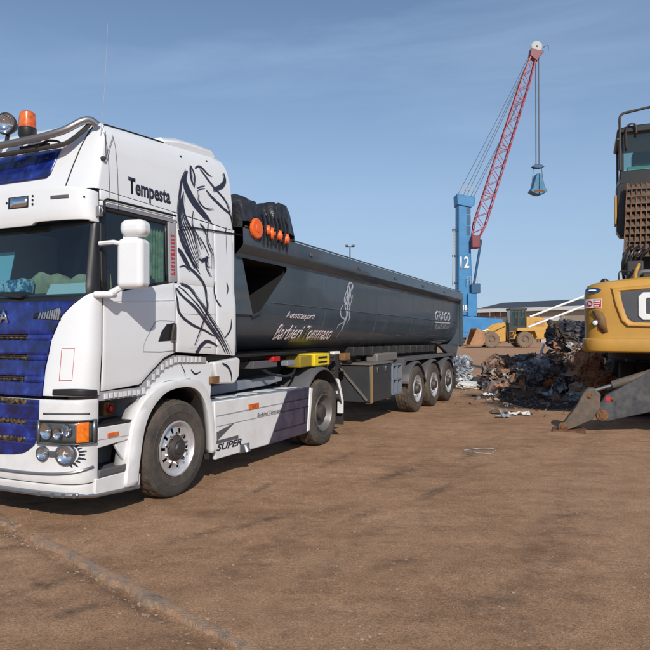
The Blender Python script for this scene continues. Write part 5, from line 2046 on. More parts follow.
a.tube(smoothline([(.80, 2.14, 5.42), (.80, 2.12, 6.3), (.80, 2.12, 6.58), (.86, 2.13, 6.68), (1.05, 2.15, 6.72), (2.0, 2.2, 6.86), (3.0, 2.3, 6.95)], 6), .030, 8)
a.build('rail_tube', 'dark', gl_)
a = MB()
a.tube(smoothline([(.93, 2.10, 5.9), (.92, 2.08, 6.25), (.96, 2.06, 6.38), (1.05, 2.06, 6.42), (1.12, 2.06, 6.36), (1.13, 2.06, 6.2)], 6), .022, 8)
a.build('rail_loop', 'dark', gl_)
a = MB()
a.box(.74, .80, 2.09, 2.15, 6.10, 6.14)
a.build('rail_clamp', 'hub', gl_)
# boom
bm_ = sub('boom', exc)
a = MB()
a.add([(x, y, z) for y, z0, z1 in ((3.9, 2.2, 3.0), (5.6, 4.6, 5.6), (9.5, 9.2, 9.9)) for x in (2.15, 2.6) for z in (z0, z1)], [(0, 1, 3, 2), (8, 10, 11, 9), (0, 4, 5, 1), (4, 8, 9, 5), (2, 3, 7, 6), (6, 7, 11, 10), (1, 5, 7, 3), (5, 9, 11, 7), (0, 2, 6, 4), (4, 6, 10, 8)])
a.build('main_boom', 'catyellow', bm_, bevel=.03)
a = MB()
a.cyl((2.37, 5.0, 2.2), (2.37, 6.6, 6.0), .12, 14)
a.build('boom_cylinder', 'dark', bm_)
# undercarriage
a = MB()
a.box(1.42, 2.5, -1.15, 5.6, .70, 1.15)
a.box(1.1, 2.1, 2.2, 3.8, 1.15, 1.22)
a.build('chassis', 'chassis', exc, bevel=.03)
for y_ in (2.0, 4.9):
    a = MB()
    a.cyl((1.0, y_, .58), (2.95, y_, .58), .14, 12)
    a.build('axle', 'chassis', exc)
    for x_, s_ in ((.90, 1), (1.22, 1), (2.75, 1), (3.08, 1)):
        w = sub('wheel', exc)
        a = MB()
        a.lathe([(.28, -.13), (.44, -.15), (.55, -.14), (.58, -.10), (.58, .10), (.55, .14), (.44, .15), (.28, .13)], (x_, y_, .57), 32, 'x')
        a.build('tyre', 'darktyre', w)
        a = MB()
        a.lathe([(.29, -.12), (.26, -.05), (.1, -.04), (0, -.04)], (x_, y_, .57), 24, 'x')
        a.build('rim', 'hub', w)
# rear left outrigger with scuffed plate arm and foot
og = sub('outrigger', exc)
a = MB()
poly = [(.235, .24), (.205, .30), (.215, .38), (.27, .50), (.40, .67), (1.12, 1.12), (1.45, 1.25), (1.45, .55), (1.12, .40), (.42, .205), (.31, .195)]
a.prism(poly, -1.10, -.92)
a.build('arm', 'plate', og, bevel=.012)
a = MB()
a.prism([(1.3, 1.2), (2.4, 1.25), (2.4, .6), (1.3, .55)], -1.16, -.5)
a.build('arm_mount', 'chassis', og, bevel=.02)
a = MB()
a.prism([(.10, .78), (.19, .78), (.30, .68), (.285, .45), (.16, .23), (-.22, .035), (-.36, .02), (-.36, .10), (-.10, .47), (.02, .72)], -1.2, -.80)
a.build('foot', 'plater', og, bevel=.012)
a = MB()
a.box(-.52, .05, -1.28, -.72, -.015, .025)
a.build('foot_pad', 'rust', og, bevel=.008)
for (x_, z_, r_, y_) in ((.33, .31, .10, -1.10), (-.33, .075, .085, -1.20), (.12, .66, .045, -1.20), (.50, .60, .03, -1.10)):
    a = MB()
    a.lathe([(0, -.035), (r_ * .5, -.035), (r_ * .55, -.025), (r_, -.022), (r_, .02)], (x_, y_, z_), 18, 'y')
    a.build('pivot_pin', 'rust', og)
a = MB()
a.cyl((.10, -1.0, .70), (.55, -1.0, .86), .035, 10)
a.build('cylinder_rod', 'steel', og)
a = MB()
a.cyl((.50, -1.0, .845), (1.6, -1.0, 1.24), .075, 12)
a.build('cylinder_barrel', 'plater', og)
a = MB()
a.box(.38, .47, -1.108, -1.098, .56, .64)
a.build('red_tag', 'stred', og)
MB.SH = (0, 0, 0)
# ------------------------------------------------------------------ harbour crane
CX, CY = 23.07, 110.0
crane = thing('harbour_crane', 'blue harbour crane tower with pink red lattice jib above the lorry', 'crane', (CX, CY, 0))
a = MB()
a.prism([(-1.1, 4.5), (1.5, 4.5), (1.3, 8.5), (1.05, 16), (.9, 23.3), (-1.0, 23.3), (-1.05, 12)], -1.3, 1.3)
a.build('tower', 'craneblue', crane, bevel=.12)
a = MB()
a.prism([(-1.3, 24.7), (1.7, 24.2), (1.75, 23.0), (1.1, 22.4), (-1.2, 22.9)], -1.5, 1.5)
tc_ = a.build('tower_head', 'craneblue', crane, bevel=.1)
for z_ in (22.2, 20.4, 18.6):
    a = MB()
    a.box(.35, 1.0, -1.36, -1.31, z_ - .75, z_ + .75)
    a.build('tower_opening', 'cranedblue', crane)
text('number', '12', 'whitepaint', crane, (-.75, -1.36, 12.4), (1, 0, 0), (0, 0, 1), 1.5, 1.9, bold=.02, depth=.05)
for x_ in (-.5, .1, .7):
    a = MB()
    a.box(x_ - .05, x_ + .35, -1.36, -1.31, 5.3, 6.3)
    a.build('tower_sign', 'whitepaint', crane)
a = MB()
a.cyl((-1.75, -.6, 9.5), (-1.6, -.6, 19.2), .18, 8)
a.build('tower_pipe', 'sheave', crane)
for z_ in (10.0, 14.5, 18.8):
    a = MB()
    a.box(-1.9, -1.0, -.75, -.45, z_ - .2, z_ + .2)
    a.build('pipe_bracket', 'cranedblue', crane)
a = MB()
a.prism([(-1.5, 4.5), (6.0, 4.0), (6.6, 2.2), (5.8, 1.6), (-1.8, 1.6)], -2.4, 2.4)
a.build('machine_house', 'craneblue', crane, bevel=.2)
a = MB()
a.box(.4, 1.9, -2.0, -.9, 4.4, 8.2)
a.build('stair_tower', 'craneblue', crane, bevel=.05)
a = MB()
a.box(.9, 2.4, -2.2, -1.2, 8.2, 9.8)
a.build('operator_cab', 'cranedblue', crane, bevel=.1)
a = MB()
a.box(-4, 7, -4, 4, .9, 1.7)
a.build('carriage', 'craneblue', crane, bevel=.1)
for x_ in (-3, -1, 1, 3, 5):
    for y_ in (-3.4, 3.4):
        a = MB()
        a.lathe([(0, -.3), (.55, -.3), (.6, -.2), (.6, .2), (.55, .3), (0, .3)], (x_, y_, .58), 16, 'y')
        a.build('tyre', 'dark', crane)
for z_, x0, x1 in ((24.8, -1.2, 1.6), (9.9, .3, 2.6), (4.7, -1.4, 5.8)):
    a = MB()
    for x_ in np.linspace(x0, x1, 5):
        a.cyl((x_, -1.9, z_ - .3), (x_, -1.9, z_ + 1.0), .035, 5)
    a.cyl((x0, -1.9, z_ + 1.0), (x1, -1.9, z_ + 1.0), .04, 5)
    a.cyl((x0, -1.9, z_ + .5), (x1, -1.9, z_ + .5), .03, 5)
    tag(a.build('railing', 'sheave', crane), kind='stuff')
a = MB()
for x_ in (-.55, -.15):
    a.cyl((x_ - .9, -1.75, 5), (x_ - .9, -1.75, 22.5), .03, 5)
for z_ in np.arange(5, 22.5, .5):
    a.cyl((-1.45, -1.75, z_), (-1.05, -1.75, z_), .025, 4)
tag(a.build('ladder', 'cranedblue', crane), kind='stuff')
# lattice jib
jb = sub('jib', crane)
J0, J1 = Vector((1.45, -1.6, 16.6)), Vector((11.55, -1.6, 48.0))
jd = (J1 - J0).normalized()
jn = Vector((jd.z, 0, -jd.x))      # in plane, to the lower right
jy = Vector((0, 1, 0))
def jp(s_, a_, b_):
    w_ = lerp([(0, .45), (.10, .95), (.85, .72), (1, .4)], s_)
    return J0 + (J1 - J0) * s_ + jn * (a_ * w_) + jy * (b_ * w_ * .9)
for a_, b_ in ((-1, -1), (1, -1), (1, 1), (-1, 1)):
    m_ = MB()
    m_.tube([jp(s_, a_, b_) for s_ in (0, .1, .3, .5, .7, .85, 1)], .10, 6)
    m_.build('chord', 'cranered', jb)
m_ = MB()
NB = 24
for i in range(NB):
    s0_, s1_ = i / NB, (i + 1) / NB
    sg = 1 if i % 2 else -1
    for b_ in (-1, 1):
        m_.tube([jp(s0_, -sg, b_), jp(s1_, sg, b_)], .055, 4)
    for a_ in (-1, 1):
        m_.tube([jp(s0_, a_, -sg), jp(s1_, a_, sg)], .055, 4)
    if i % 6 == 0:
        m_.tube([jp(s0_, -1, -1), jp(s0_, 1, -1), jp(s0_, 1, 1), jp(s0_, -1, 1), jp(s0_, -1, -1)], .06, 4)
tag(m_.build('lacing', 'cranered', jb, fix=False), kind='stuff')
a = MB()
a.box(.9, 2.3, -2.7, -.5, 15.6, 17.6)
a.build('jib_foot', 'cranedred', jb, bevel=.15)
hd = jp(1, 0, 0)
a = MB()
a.prism([(hd.x - .9, hd.z - .6), (hd.x + .3, hd.z - 1.6), (hd.x + 1.0, hd.z - .5), (hd.x + 1.5, hd.z + .1), (hd.x + .5, hd.z + .3), (hd.x - .7, hd.z + .6)], -2.2, -1.0)
a.build('jib_head', 'cranedred', jb, bevel=.08)
a = MB()
a.lathe([(.15, -.25), (.8, -.25), (.95, -.12), (.85, 0), (.95, .12), (.8, .25), (.15, .25)], (hd.x + .35, -1.6, hd.z + 1.0), 24, 'y')
a.build('sheave', 'sheave', jb)
a = MB()
a.tube(smoothline([(hd.x + .9, -1.6, hd.z + .6), (hd.x + 2.2, -1.6, hd.z + 1.2), (hd.x + 2.3, -1.6, hd.z + .3)], 5), .05, 5)
a.build('wind_gauge', 'hub', jb)
a = MB()
a.cyl((1.2, -1.9, 8.6), (2.6, -1.9, 17.0), .20, 10)
a.build('luffing_cylinder', 'cranedblue', crane)
for (x0, z0, x1, z1) in ((-1.1, 24.6, hd.x - .5, hd.z + .3), (-.2, 24.5, hd.x - .4, hd.z), (.4, 24.5, hd.x - .6, hd.z - .6), (1.0, 24.3, 8.9, 39.5), (1.5, 24.2, 9.4, 41)):
    a = MB()
    a.tube([(x0, -1.6, z0), ((x0 + x1) / 2, -1.6, (z0 + z1) / 2 - .25), (x1, -1.6, z1)], .045, 5)
    a.build('stay_rope', 'rope', crane)
for x_ in (11.75, 12.25):
    a = MB()
    a.tube([(x_, -1.6, 48.0), (x_, -1.6, 29.4)], .085, 6)
    a.build('hoist_rope', 'rope', crane)
# the grab
grab = thing('grab_bucket', 'blue grab bucket hanging from the crane ropes in the sky', 'grab', (CX + 12.0, CY - 1.6, 24.3))
a = MB()
a.prism([(-1.05, 4.75), (-.5, 5.1), (.5, 5.1), (1.05, 4.75), (.4, 4.5), (-.4, 4.5)], -.5, .5)
a.build('head_block', 'cranedblue', grab, bevel=.08)
for x_ in (-.75, .75):
    a = MB()
    a.cyl((x_ * .9, 0, 4.6), (x_ * 1.3, 0, 1.4), .05, 6)
    a.build('closing_rope', 'rope', grab)
for s_ in (-1, 1):
    a = MB()
    a.prism([(s_ * .02, 3.55), (s_ * .35, 3.5), (s_ * .75, 2.2), (s_ * .95, 1.3), (s_ * 1.38, .75), (s_ * 1.25, .5), (s_ * .15, .05), (s_ * .02, .3)], -.9, .9)
    a.build('shell', 'grab', grab, bevel=.08)
a = MB()
a.box(-.9, .9, -.93, -.88, .42, .75)
a.build('shell_lip', 'rust', grab)

# ------------------------------------------------------------------ wheel loader
ld = thing('wheel_loader', 'dusty yellow wheel loader parked before the long warehouse', 'loader', (21.3, 78.0, 0))
for x_ in (-1.95, 1.95):
    for y_ in (-1.15, 1.15):
        w = sub('wheel', ld)
        s_ = -1 if y_ < 0 else 1
        a = MB()
        pr = [(.45, .30), (.62, .36), (.85, .35), (.93, .28), (.95, .18), (.95, -.18), (.93, -.28), (.85, -.35), (.45, -.3)]
        a.lathe([(r_, h * s_) for r_, h in pr], (x_, y_, .95), 32, 'y')
        for i in range(20):
            an = 2 * math.pi * i / 20
            q = Matrix.Translation((x_, y_, .95)) @ Matrix.Rotation(an, 4, 'Y')
            a.box(.90, .985, -.33, .33, -.055, .055, q)
        a.build('tyre', 'loaderdust', w)
        a = MB()
        a.lathe([(.46, .28 * s_), (.44, .20 * s_), (.25, .15 * s_), (.22, .26 * s_), (0, .28 * s_)], (x_, y_, .95), 24, 'y')
        a.build('rim', 'loaderdust', w)
a = MB()
a.prism([(-2.9, .9), (-1.9, 1.3), (-1.2, 2.1), (-.6, 2.75), (-.1, 2.6), (-.1, .75), (-1.5, .6), (-2.6, .6)], -.75, .75)
a.build('front_frame', 'loaderyellow', ld, bevel=.05)
a = MB()
a.box(-.1, .9, -.4, .4, .7, 1.3)
a.build('articulation', 'dark', ld, bevel=.05)
for y_ in (-.95, .95):
    a = MB()
    a.prism([(-.35, 2.95), (-.15, 2.6), (-1.6, 1.9), (-3.0, .75), (-3.3, .55), (-3.35, .95), (-2.3, 2.0), (-1.3, 2.75)], y_ - .12, y_ + .12)
    a.build('lift_arm', 'loaderyellow', ld, bevel=.03)
a = MB()
a.cyl((-.6, -.3, 2.4), (-2.9, -.3, 1.9), .1, 10)
a.build('tilt_cylinder', 'steel', ld)
a = MB()
bk = [(-3.0, .25), (-4.7, .18), (-4.75, .26), (-3.5, .5), (-3.15, .95), (-3.2, 1.6), (-3.75, 2.15), (-3.65, 2.3), (-3.0, 1.9), (-2.7, 1.3), (-2.75, .6)]
a.prism(bk, -1.6, 1.6)
bkt = a.build('bucket', 'bucketrust', ld, bevel=.03)
for y_ in (-1.62, 1.62):
    a = MB()
    a.prism([(-3.0, .25), (-4.6, .22), (-3.75, 2.1), (-3.0, 1.9), (-2.75, 1.3)], y_ - .03, y_ + .03)
    a.build('bucket_side', 'bucketrust', bkt)
a = MB()
a.prism([(.1, 1.0), (4.6, 1.0), (4.9, 1.5), (4.8, 2.0), (4.4, 2.1), (.1, 1.9)], -.8, .8)
a.build('rear_frame', 'loaderyellow', ld, bevel=.05)
a = MB()
a.prism([(2.3, 1.9), (4.7, 1.9), (4.85, 2.6), (4.6, 3.35), (4.0, 3.55), (2.3, 3.6)], -.85, .85)
hood = a.build('engine_hood', 'loaderyellow', ld, bevel=.1, seg=3)
a = MB()
a.box(3.3, 4.4, -.88, -.855, 2.5, 3.1)
a.build('hood_grille', 'bucketrust', hood)
a = MB()
a.box(4.85, 5.1, -.7, .7, 1.9, 3.2)
a.build('rear_grille', 'dark', ld, bevel=.04)
a = MB()
a.prism([(.95, 1.95), (3.1, 1.95), (3.35, 1.2), (3.5, 1.2), (3.3, 2.1), (2.9, 2.3), (1.1, 2.3), (.7, 1.5), (.85, 1.5)], -1.45, -.85)
a.build('fender', 'loaderyellow', ld, bevel=.03)
lc = sub('cab', ld)
a = MB()
a.box(.35, 2.3, -.8, .8, 1.9, 2.5)
a.build('cab_base', 'dark', lc, bevel=.04)
for x0, z0, x1, z1 in ((.4, 2.5, .55, 4.35), (1.35, 2.5, 1.35, 4.35), (2.25, 2.5, 2.15, 4.35)):
    for y_ in (-.78, .78):
        a = MB()
        a.bar((x0, y_, z0), (x1, y_, z1), .12, .12)
        a.build('cab_pillar', 'dark', lc)
a = MB()
a.box(.35, 2.4, -.88, .88, 4.35, 4.6)
a.build('cab_roof', 'dark', lc, bevel=.06)
for y_ in (-.78, .78):
    a = MB()
    a.box(.5, 2.2, y_ - .01, y_ + .01, 2.5, 4.35)
    a.build('window', 'sideglass', lc)
a = MB()
a.box(.46, .48, -.75, .75, 2.5, 4.35)
a.build('windscreen', 'sideglass', lc)
a = MB()
a.box(1.3, 1.8, -.3, .3, 2.4, 3.5)
a.build('seat', 'interior', lc, bevel=.08)
a = MB()
a.cyl((3.0, -.5, 3.5), (3.0, -.5, 4.2), .1, 10)
a.build('exhaust', 'dark', ld)
for i in range(4):
    a = MB()
    a.box(.2, .75, -1.25, -.85, .6 + i * .4, .66 + i * .4)
    a.build('ladder_step', 'dark', ld)
a = MB()
a.box(.15, .22, -1.25, -.8, .5, 2.9)
a.build('ladder_rail', 'dark', ld)

# ------------------------------------------------------------------ warehouse
WA = math.atan2(-.817, .576)
wh = thing('warehouse', 'long low beige warehouse with dark grey roof behind the loader', 'building', (29.6, 130.0, 0), WA)
WL = 70.0
NPN = 14
for i in range(NPN):
    x0, x1 = WL * i / NPN, WL * (i + 1) / NPN
    if i in (3, 8):
        a = MB()
        a.box(x0, x1 - .03, 0, .3, 4.6, 5.6)
        a.build('wall_panel', 'wallbeige', wh)
        a = MB()
        a.box(x0 + .3, x1 - .3, .15, .3, 0, 4.6)
        a.build('door', 'whitepaint', wh)
    else:
        a = MB()
        a.box(x0, x1 - .03, 0, .3, 0, 5.6)
        a.build('wall_panel', 'wallbeige' if i > 1 else 'wallbrown', wh)
    a = MB()
    a.box(x0 - .2, x0 + .2, -.15, 0, 0, 5.6)
    a.build('pilaster', 'wallbrown' if i % 2 else 'wallbeige', wh)
a = MB()
a.box(-.6, WL + .6, -.7, -.3, 5.62, 6.25)
a.build('gutter', 'whitepaint', wh)
a = MB()
a.prism([(-.35, 6.2), (9, 7.9), (18.3, 6.2), (18.3, 5.65), (-.28, 5.65)], -.5, WL + .5, 'x')
a.build('roof', 'roofgrey', wh)
a = MB()
a.box(0, WL, 17.7, 18, 0, 5.6)
a.box(0, .3, .3, 17.7, 0, 5.6)
a.build('rear_walls', 'wallbeige', wh)

# white inclined pipes standing behind the scrap heap
pf = thing('pipe_frame', 'white inclined pipes on posts rising behind the scrap heap', 'pipes', (16.0, 45.0, 0))
for (z0, z1, y_) in ((2.85, 5.2, 0), (2.15, 4.5, .35)):
    a = MB()
    a.cyl((-2.0, y_, z0), (4.2, y_, z1), .075, 10)
    a.build('pipe', 'whitepaint', pf)
for x_ in (1.9, 3.8):
    a = MB()
    a.cyl((x_, .2, 0), (x_, .2, 2.85 + (x_ + 2) * .379), .06, 8)
    a.build('post', 'sheave', pf)

# flood light mast far behind the trailer
lm = thing('lamp_mast', 'thin floodlight mast peeking above the trailer rim', 'lamp post', (4.56, 120.0, 0))
a = MB()
a.tube([(0, 0, 0), (0, 0, 9), (0, 0, 17.3)], .22, 8, r2=.1)
a.build('pole', 'hub', lm)
a = MB()
a.bar((-.75, 0, 17.4), (.75, 0, 17.4), .12, .12)
a.build('cross_arm', 'hub', lm)
for x_ in (-.6, .6):
    a = MB()
    a.box(x_ - .32, x_ + .32, -.25, .25, 17.45, 17.75)
    a.build('floodlight', 'grey', lm, bevel=.05)
# ------------------------------------------------------------------ things lying behind the windscreen
def in_cab(mb, name, m_, label, cat, org, **kw):
    MB.SH = org
    o = mb.build(name, m_, None, **kw)
    MB.SH = (0, 0, 0)
    x_, y_ = t2w(org[0], org[1])
    o.location = (x_, y_, org[2])
    o.rotation_euler = (0, 0, TR)
    return tag(o, label, cat)
a = MB()
rows = []
for i in range(50):
    y = -.16 - 1.9 * i / 49
    hgt = .17 + .03 * math.sin(i * .33 + 1) + .02 * math.sin(i * .9)
    rows.append([(1.00, y, 2.19), (1.01 + .015 * math.sin(i * .8), y, 2.21 + hgt * .5), (.985, y, 2.21 + hgt * .85), (.95, y, 2.21 + hgt), (.86, y, 2.21 + hgt * .9), (.84, y, 2.19)])
a.grid(rows)
in_cab(a, 'folded_blanket', 'curtain', 'beige folded cloth along the dashboard behind the windscreen', 'blanket', (.93, -1.1, 2.19))
a = MB()
mm = Matrix.Translation((1.09, -.50, 2.165)) @ Matrix.Rotation(R(-28), 4, 'Y')
a.box(-.004, .004, -.29, .29, 0, .13, mm)
in_cab(a, 'paper_sheet', 'paper', 'pale sheet of paper lying under the right part of the windscreen', 'paper', (1.09, -.50, 2.165))
a = MB()
mm = Matrix.Translation((1.10, -1.22, 2.20)) @ Matrix.Rotation(R(-10), 4, 'Y')
a.box(-.05, .05, -.24, .20, 0, .13, mm)
in_cab(a, 'patterned_box', 'bluebox', 'small blue and white patterned box on the dashboard', 'box', (1.10, -1.22, 2.20), bevel=.006)
a = MB()
mm = Matrix.Translation((1.10, -1.42, 2.36)) @ Matrix.Rotation(R(-12), 4, 'Y')
a.box(-.003, .003, -.20, .12, -.14, .28, mm)
in_cab(a, 'notice_card', 'cyanpaper', 'cyan notice card standing at the middle of the windscreen', 'card', (1.10, -1.42, 2.22))

# ------------------------------------------------------------------ scrap heap
def smat(name, cols, rough=.5, metal=.35, ns=2.2, lo=.2, hi=.8, dust=.35):
    M[name] = mat(name, cols[0], rough, metal, col2=cols[1:], ns=ns, lo=lo, hi=hi, vor=True, dust=dust, dustcol=(.12, .08, .055), dscale=4, bump=.5, bs=18)
smat('s_bluegrey', [(.07, .08, .10), (.16, .165, .18), (.30, .30, .31), (.10, .075, .06)], ns=4.5)
smat('s_darkblue', [(.035, .04, .055), (.07, .075, .095), (.17, .165, .18), (.08, .055, .04)], ns=4)
smat('s_brown', [(.08, .045, .03), (.17, .09, .06), (.30, .19, .14), (.05, .03, .025)], metal=.1, rough=.7, ns=3.5)
smat('s_rust', [(.48, .16, .045), (.34, .13, .06), (.52, .27, .13), (.18, .08, .05)], metal=.05, rough=.8, ns=3)
smat('s_pale', [(.30, .34, .38), (.46, .48, .50), (.16, .20, .26), (.10, .10, .12)], ns=4, dust=.25)
smat('s_tan', [(.36, .26, .17), (.48, .38, .28), (.22, .13, .08), (.30, .20, .14)], metal=0, rough=.8, ns=4)
smat('s_greybrown', [(.14, .12, .11), (.24, .20, .17), (.08, .065, .06), (.32, .30, .28)], ns=4)
M['s_white'] = mat('s_white', (.66, .66, .64), .6, dust=.3, dscale=5)
M['s_bluepipe'] = mat('s_bluepipe', (.16, .22, .34), .4, dust=.3)
M['s_palepipe'] = mat('s_palepipe', (.42, .43, .45), .4, dust=.3)

def crumple(name, c, sx, sy, sz, seed, m_, label, cat, sub_=4, boxy=.55, rz=0.0, fold=1.0):
    bm = bmesh.new()
    bmesh.ops.create_icosphere(bm, subdivisions=sub_, radius=1.0)
    off = Vector((seed * 3.7, seed * 1.3, seed * 7.1))
    for v_ in bm.verts:
        p = v_.co.copy()
        mxx = max(abs(p.x), abs(p.y), abs(p.z))
        p = p * (1 - boxy) + p / mxx * boxy * .85
        q = p * 1.6 + off
        d = noise.noise_vector(q) * .30 * fold + noise.noise_vector(q * 2.7) * .17 * fold
        # creased folds
        r1 = abs(noise.noise(q * 3.1 + Vector((9, 2, 4)))) * .34 * fold
        r2 = abs(noise.noise(q * 7.3 + Vector((1, 8, 3)))) * .17 * fold
        r3 = abs(noise.noise(q * 17.0 + Vector((4, 4, 1)))) * .07 * fold
        p = p * (1.10 - r1 - r2 - r3) + d + noise.noise_vector(q * 8) * .05 * fold
        v_.co = Vector((p.x * sx / 2, p.y * sy / 2, p.z * sz / 2))
    me_ = bpy.data.meshes.new(name)
    bm.to_mesh(me_)
    bm.free()
    zmin = min(v_.co.z for v_ in me_.vertices)
    for v_ in me_.vertices:
        v_.co.z -= zmin
    me_.materials.append(M[m_])
    o = bpy.data.objects.new(name, me_)
    COL.objects.link(o)
    o.location = (c[0], c[1], c[2])
    o.rotation_euler = (0, 0, rz)
    return tag(o, label, cat, 'scrap metal lumps in the heap')

# (name, u, v of base, depth, width, depth size, height, material, label)
LUMPS = [
 ('crushed_sheet', 4.55, 22.2, -.02, .85, .7, .95, 's_pale', 'pale crumpled metal sheet just behind the last trailer wheel'),
 ('scrap_bale', 5.55, 20.8, -.02, 1.15, 1.0, 1.05, 's_brown', 'round dark brown scrap bale at the left end of the heap'),
 ('wire_tangle', 6.0, 21.6, .0, .75, .7, .95, 's_pale', 'pale grey tangle standing behind the brown bale'),
 ('scrap_bale', 6.05, 19.0, -.02, 1.05, .95, .95, 's_bluegrey', 'blue grey crushed bale at the front of the heap'),
 ('scrap_bale', 6.9, 22.0, .0, 1.3, 1.1, 1.05, 's_greybrown', 'grey brown crushed bale behind the blue grey one'),
 ('scrap_bale', 8.15, 21.6, .95, 1.7, 1.3, 1.15, 's_darkblue', 'big dark blue bale on the top of the heap'),
 ('scrap_bale', 7.1, 20.1, .1, 1.0, 1.0, 1.0, 's_greybrown', 'grey lump under the topmost dark blue bale'),
 ('scrap_bale', 7.6, 19.4, .0, 1.1, 1.0, 1.05, 's_brown', 'dark brown lump in the middle front of the heap'),
 ('rusty_sheet', 7.15, 17.9, .40, .75, .5, .85, 's_rust', 'orange rusted sheet sticking up near the yellow counterweight'),
 ('rusty_sheet', 7.0, 16.9, .12, 1.05, .6, .65, 's_rust', 'red orange rusty lump left of the outrigger'),
 ('cardboard_scrap', 6.55, 16.9, .0, .6, .5, .5, 's_tan', 'tan crumpled board at the foot of the rusty lump'),
 ('crushed_sheet', 7.7, 17.4, .20, .8, .6, .9, 's_greybrown', 'grey crushed panel directly under the counterweight corner'),
 ('scrap_bale', 8.6, 19.6, .0, 1.5, 1.2, 1.5, 's_greybrown', 'grey brown bale half hidden behind the machine'),
 ('scrap_bale', 9.8, 21.2, .0, 1.9, 1.5, 1.6, 's_darkblue', 'dark bale at the far right behind the machine wheels'),
 ('scrap_bale', 6.55, 18.0, -.02, .75, .55, .42, 's_brown', 'low brown lump before the blue grey bale'),
 ('crushed_sheet', 5.05, 20.2, -.02, .55, .45, .32, 's_bluegrey', 'small blue grey crumple between white bag and brown bale'),
 ('crushed_sheet', 6.5, 16.8, -.02, .7, .5, .32, 's_pale', 'pale flattened crumple on the oily ground painted with shade'),
]
for i, (nm, x_, y_, z_, sx, sy, sz, m_, lab) in enumerate(LUMPS):
    crumple(nm, (x_, y_, z_), sx, sy, sz, i + 1.37, m_, lab, 'scrap', 5 if max(sx, sz) > .7 else 4, .45, i * .7, 1.0)
sack = crumple('plastic_sack', (4.62, 20.9, -.02), .95, .5, .26, 31.2, 's_white', 'flat white plastic sack beside the trailer wheels', 'sack', 4, .5, .3, .7)
del sack['group']
def rod(name, pts, r_, m_, label, cat):
    a = MB()
    o0 = pts[0]
    a.tube(smoothline(pts, 5), r_, 7)
    return tag(a.build(name, m_, None, origin=o0), label, cat)
rod('bent_pipe', [(6.28, 19.6, .55), (6.45, 19.9, .95), (6.75, 20.3, 1.42)], .035, 's_palepipe', 'pale straight pipe leaning on the brown scrap', 'pipe')
rod('bent_pipe', [(5.30, 18.9, .03), (5.55, 18.9, .10), (5.85, 18.75, .45), (6.05, 18.7, .62)], .04, 's_bluepipe', 'bent blue pipe at the foot of the heap', 'pipe')
rod('bent_pipe', [(7.1, 16.6, .35), (7.6, 16.5, .52), (8.2, 16.5, .60)], .03, 's_palepipe', 'pale pipe lying before the outrigger', 'pipe')
rod('wire_loop', [(2.35 + .22 * math.cos(q) * (1 + .2 * math.sin(3 * q)), 9.95 + .2 * math.sin(q), .012 + .01 * math.sin(2 * q)) for q in np.linspace(0, 9.5, 40)], .005, 's_palepipe', 'thin wire loop lying on the open earth', 'wire')
# white offcuts on the open ground
def scrapbit(name, x_, y_, s_, m_, label, cat, seed):
    a = MB()
    rr = random.Random(seed)
    n = 7
    rows = []
    for i in range(n):
        rows.append([(x_ + s_ * (i / (n - 1) - .5) + rr.uniform(-.04, .04) * s_, y_ + s_ * .55 * (j / 4 - .5) + rr.uniform(-.08, .08) * s_, float(ground_z(x_, y_)) + .012 + abs(rr.gauss(0, .12)) * s_) for j in range(5)])
    a.grid(rows)
    return tag(a.build(name, m_, None, smooth=False, solid=.003, origin=(x_, y_, 0)), label, cat)
scrapbit('paper_scrap', 4.2, 14.35, .42, 's_white', 'white crumpled paper near the dark ground before the heap', 'paper', 1)
scrapbit('metal_scrap', 3.85, 14.6, .40, 's_greybrown', 'grey metal scraps left of the white crumpled paper', 'scrap', 2)
scrapbit('metal_scrap', 3.75, 13.9, .30, 's_pale', 'small pale scrap nearest to the trailer shadow', 'scrap', 3)
scrapbit('metal_scrap', 4.4, 17.2, .35, 's_tan', 'tan offcut beside the oily ground painted with shade', 'scrap', 4)
scrapbit('metal_scrap', 4.6, 18.6, .3, 's_white', 'white strip before the plastic sack', 'scrap', 5)

# loose fragments over the heap: too many to count
def heapz(x, y):
    z = 0
    for cx, cy, rx, ry, h in ((6.2, 20.0, 1.4, 1.7, .65), (8.0, 20.6, 1.55, 1.8, 1.35), (9.2, 20.6, 2.4, 2.2, 1.4), (7.3, 17.9, 1.3, 1.2, .50), (8.6, 18.3, 1.6, 1.3, .9)):
        d2 = ((x - cx) / rx) ** 2 + ((y - cy) / ry) ** 2
        z = max(z, h * max(0, 1 - d2) ** .6)
    return z
a = MB()
rows = []
for j in range(70):
    y = 16.2 + 7.0 * j / 69
    rows.append([(x, y, -.03 + heapz(x, y) * .8 + (noise.noise(Vector((x * 3, y * 3, 2))) * .18 + noise.noise(Vector((x * 9, y * 9, 5))) * .09 if heapz(x, y) > .05 else 0)) for x in np.linspace(4.6, 12, 90)])
a.grid(rows)
tag(a.build('scrap_core', 's_brown', None, smooth=False, fix=False), 'dark mass of small scrap filling the heap', kind='stuff')
rf = random.Random(9)
frs = {k: MB() for k in ('s_bluegrey', 's_rust', 's_pale', 's_greybrown', 's_darkblue', 's_tan', 's_brown')}
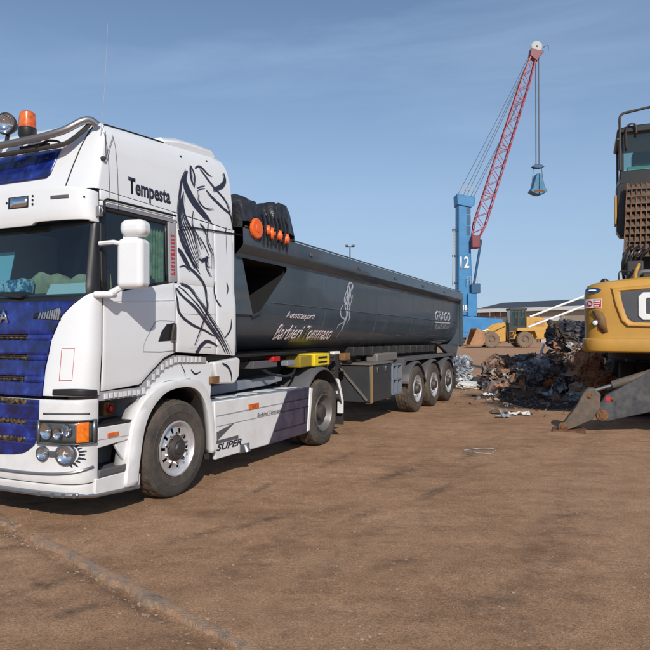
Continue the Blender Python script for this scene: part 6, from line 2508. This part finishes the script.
keys = ['s_bluegrey'] * 3 + ['s_rust'] * 6 + ['s_pale'] * 4 + ['s_greybrown'] * 5 + ['s_darkblue'] * 1 + ['s_tan'] * 4 + ['s_brown'] * 5
def frag(x, y, z, s_, key):
    mm = Matrix.Translation((x, y, z)) @ Matrix.Rotation(rf.uniform(0, 6.3), 4, 'Z') @ Matrix.Rotation(rf.uniform(-1.1, 1.1), 4, 'X') @ Matrix.Rotation(rf.uniform(-.8, .8), 4, 'Y')
    k_ = rf.random()
    mb_ = frs[key]
    if k_ < .25:
        q = [mm @ Vector((s_ * (t_ - .5) * 2.2, s_ * .25 * math.sin(t_ * 4 + rf.random()), s_ * .2 * math.cos(t_ * 5))) for t_ in (0, .33, .66, 1)]
        mb_.tube(q, min(.018, s_ * .06), 5)
    else:
        w_ = s_ * rf.uniform(.3, 1.0)
        rows_ = []
        for i in range(5):
            t_ = i / 4 - .5
            bend = rf.uniform(-.28, .28) * s_
            rows_.append([mm @ Vector((s_ * t_ * 1.6 + rf.uniform(-.1, .1) * s_, w_ * (jj - .5) + rf.uniform(-.1, .1) * s_, bend + rf.uniform(-.12, .12) * s_)) for jj in (0, .5, 1)])
        mb_.grid(rows_)
for i in range(1900):
    x, y = rf.uniform(5.0, 11.2), rf.uniform(16.6, 22.4)
    h = heapz(x, y)
    if h < .04: continue
    frag(x, y, h * .92 + rf.uniform(-.05, .22), rf.choice((rf.uniform(.05, .16), rf.uniform(.1, .26), rf.uniform(.2, .5))), rf.choice(keys))
for i in range(420):
    x, y = rf.gauss(5.7, 1.3), rf.gauss(16.9, 1.5)
    if y < 13.2 or x < 2.9: continue
    frag(x, y, .025, rf.uniform(.02, .09), rf.choice(keys))
NAMES = {'s_bluegrey': 'blue grey', 's_rust': 'orange rusty', 's_pale': 'pale', 's_greybrown': 'grey brown', 's_darkblue': 'dark blue', 's_tan': 'tan', 's_brown': 'brown'}
for k_, mb_ in frs.items():
    tag(mb_.build('scrap_fragments', k_, None, smooth=False, fix=False, solid=.004), NAMES[k_] + ' bent fragments strewn over the scrap heap', kind='stuff')
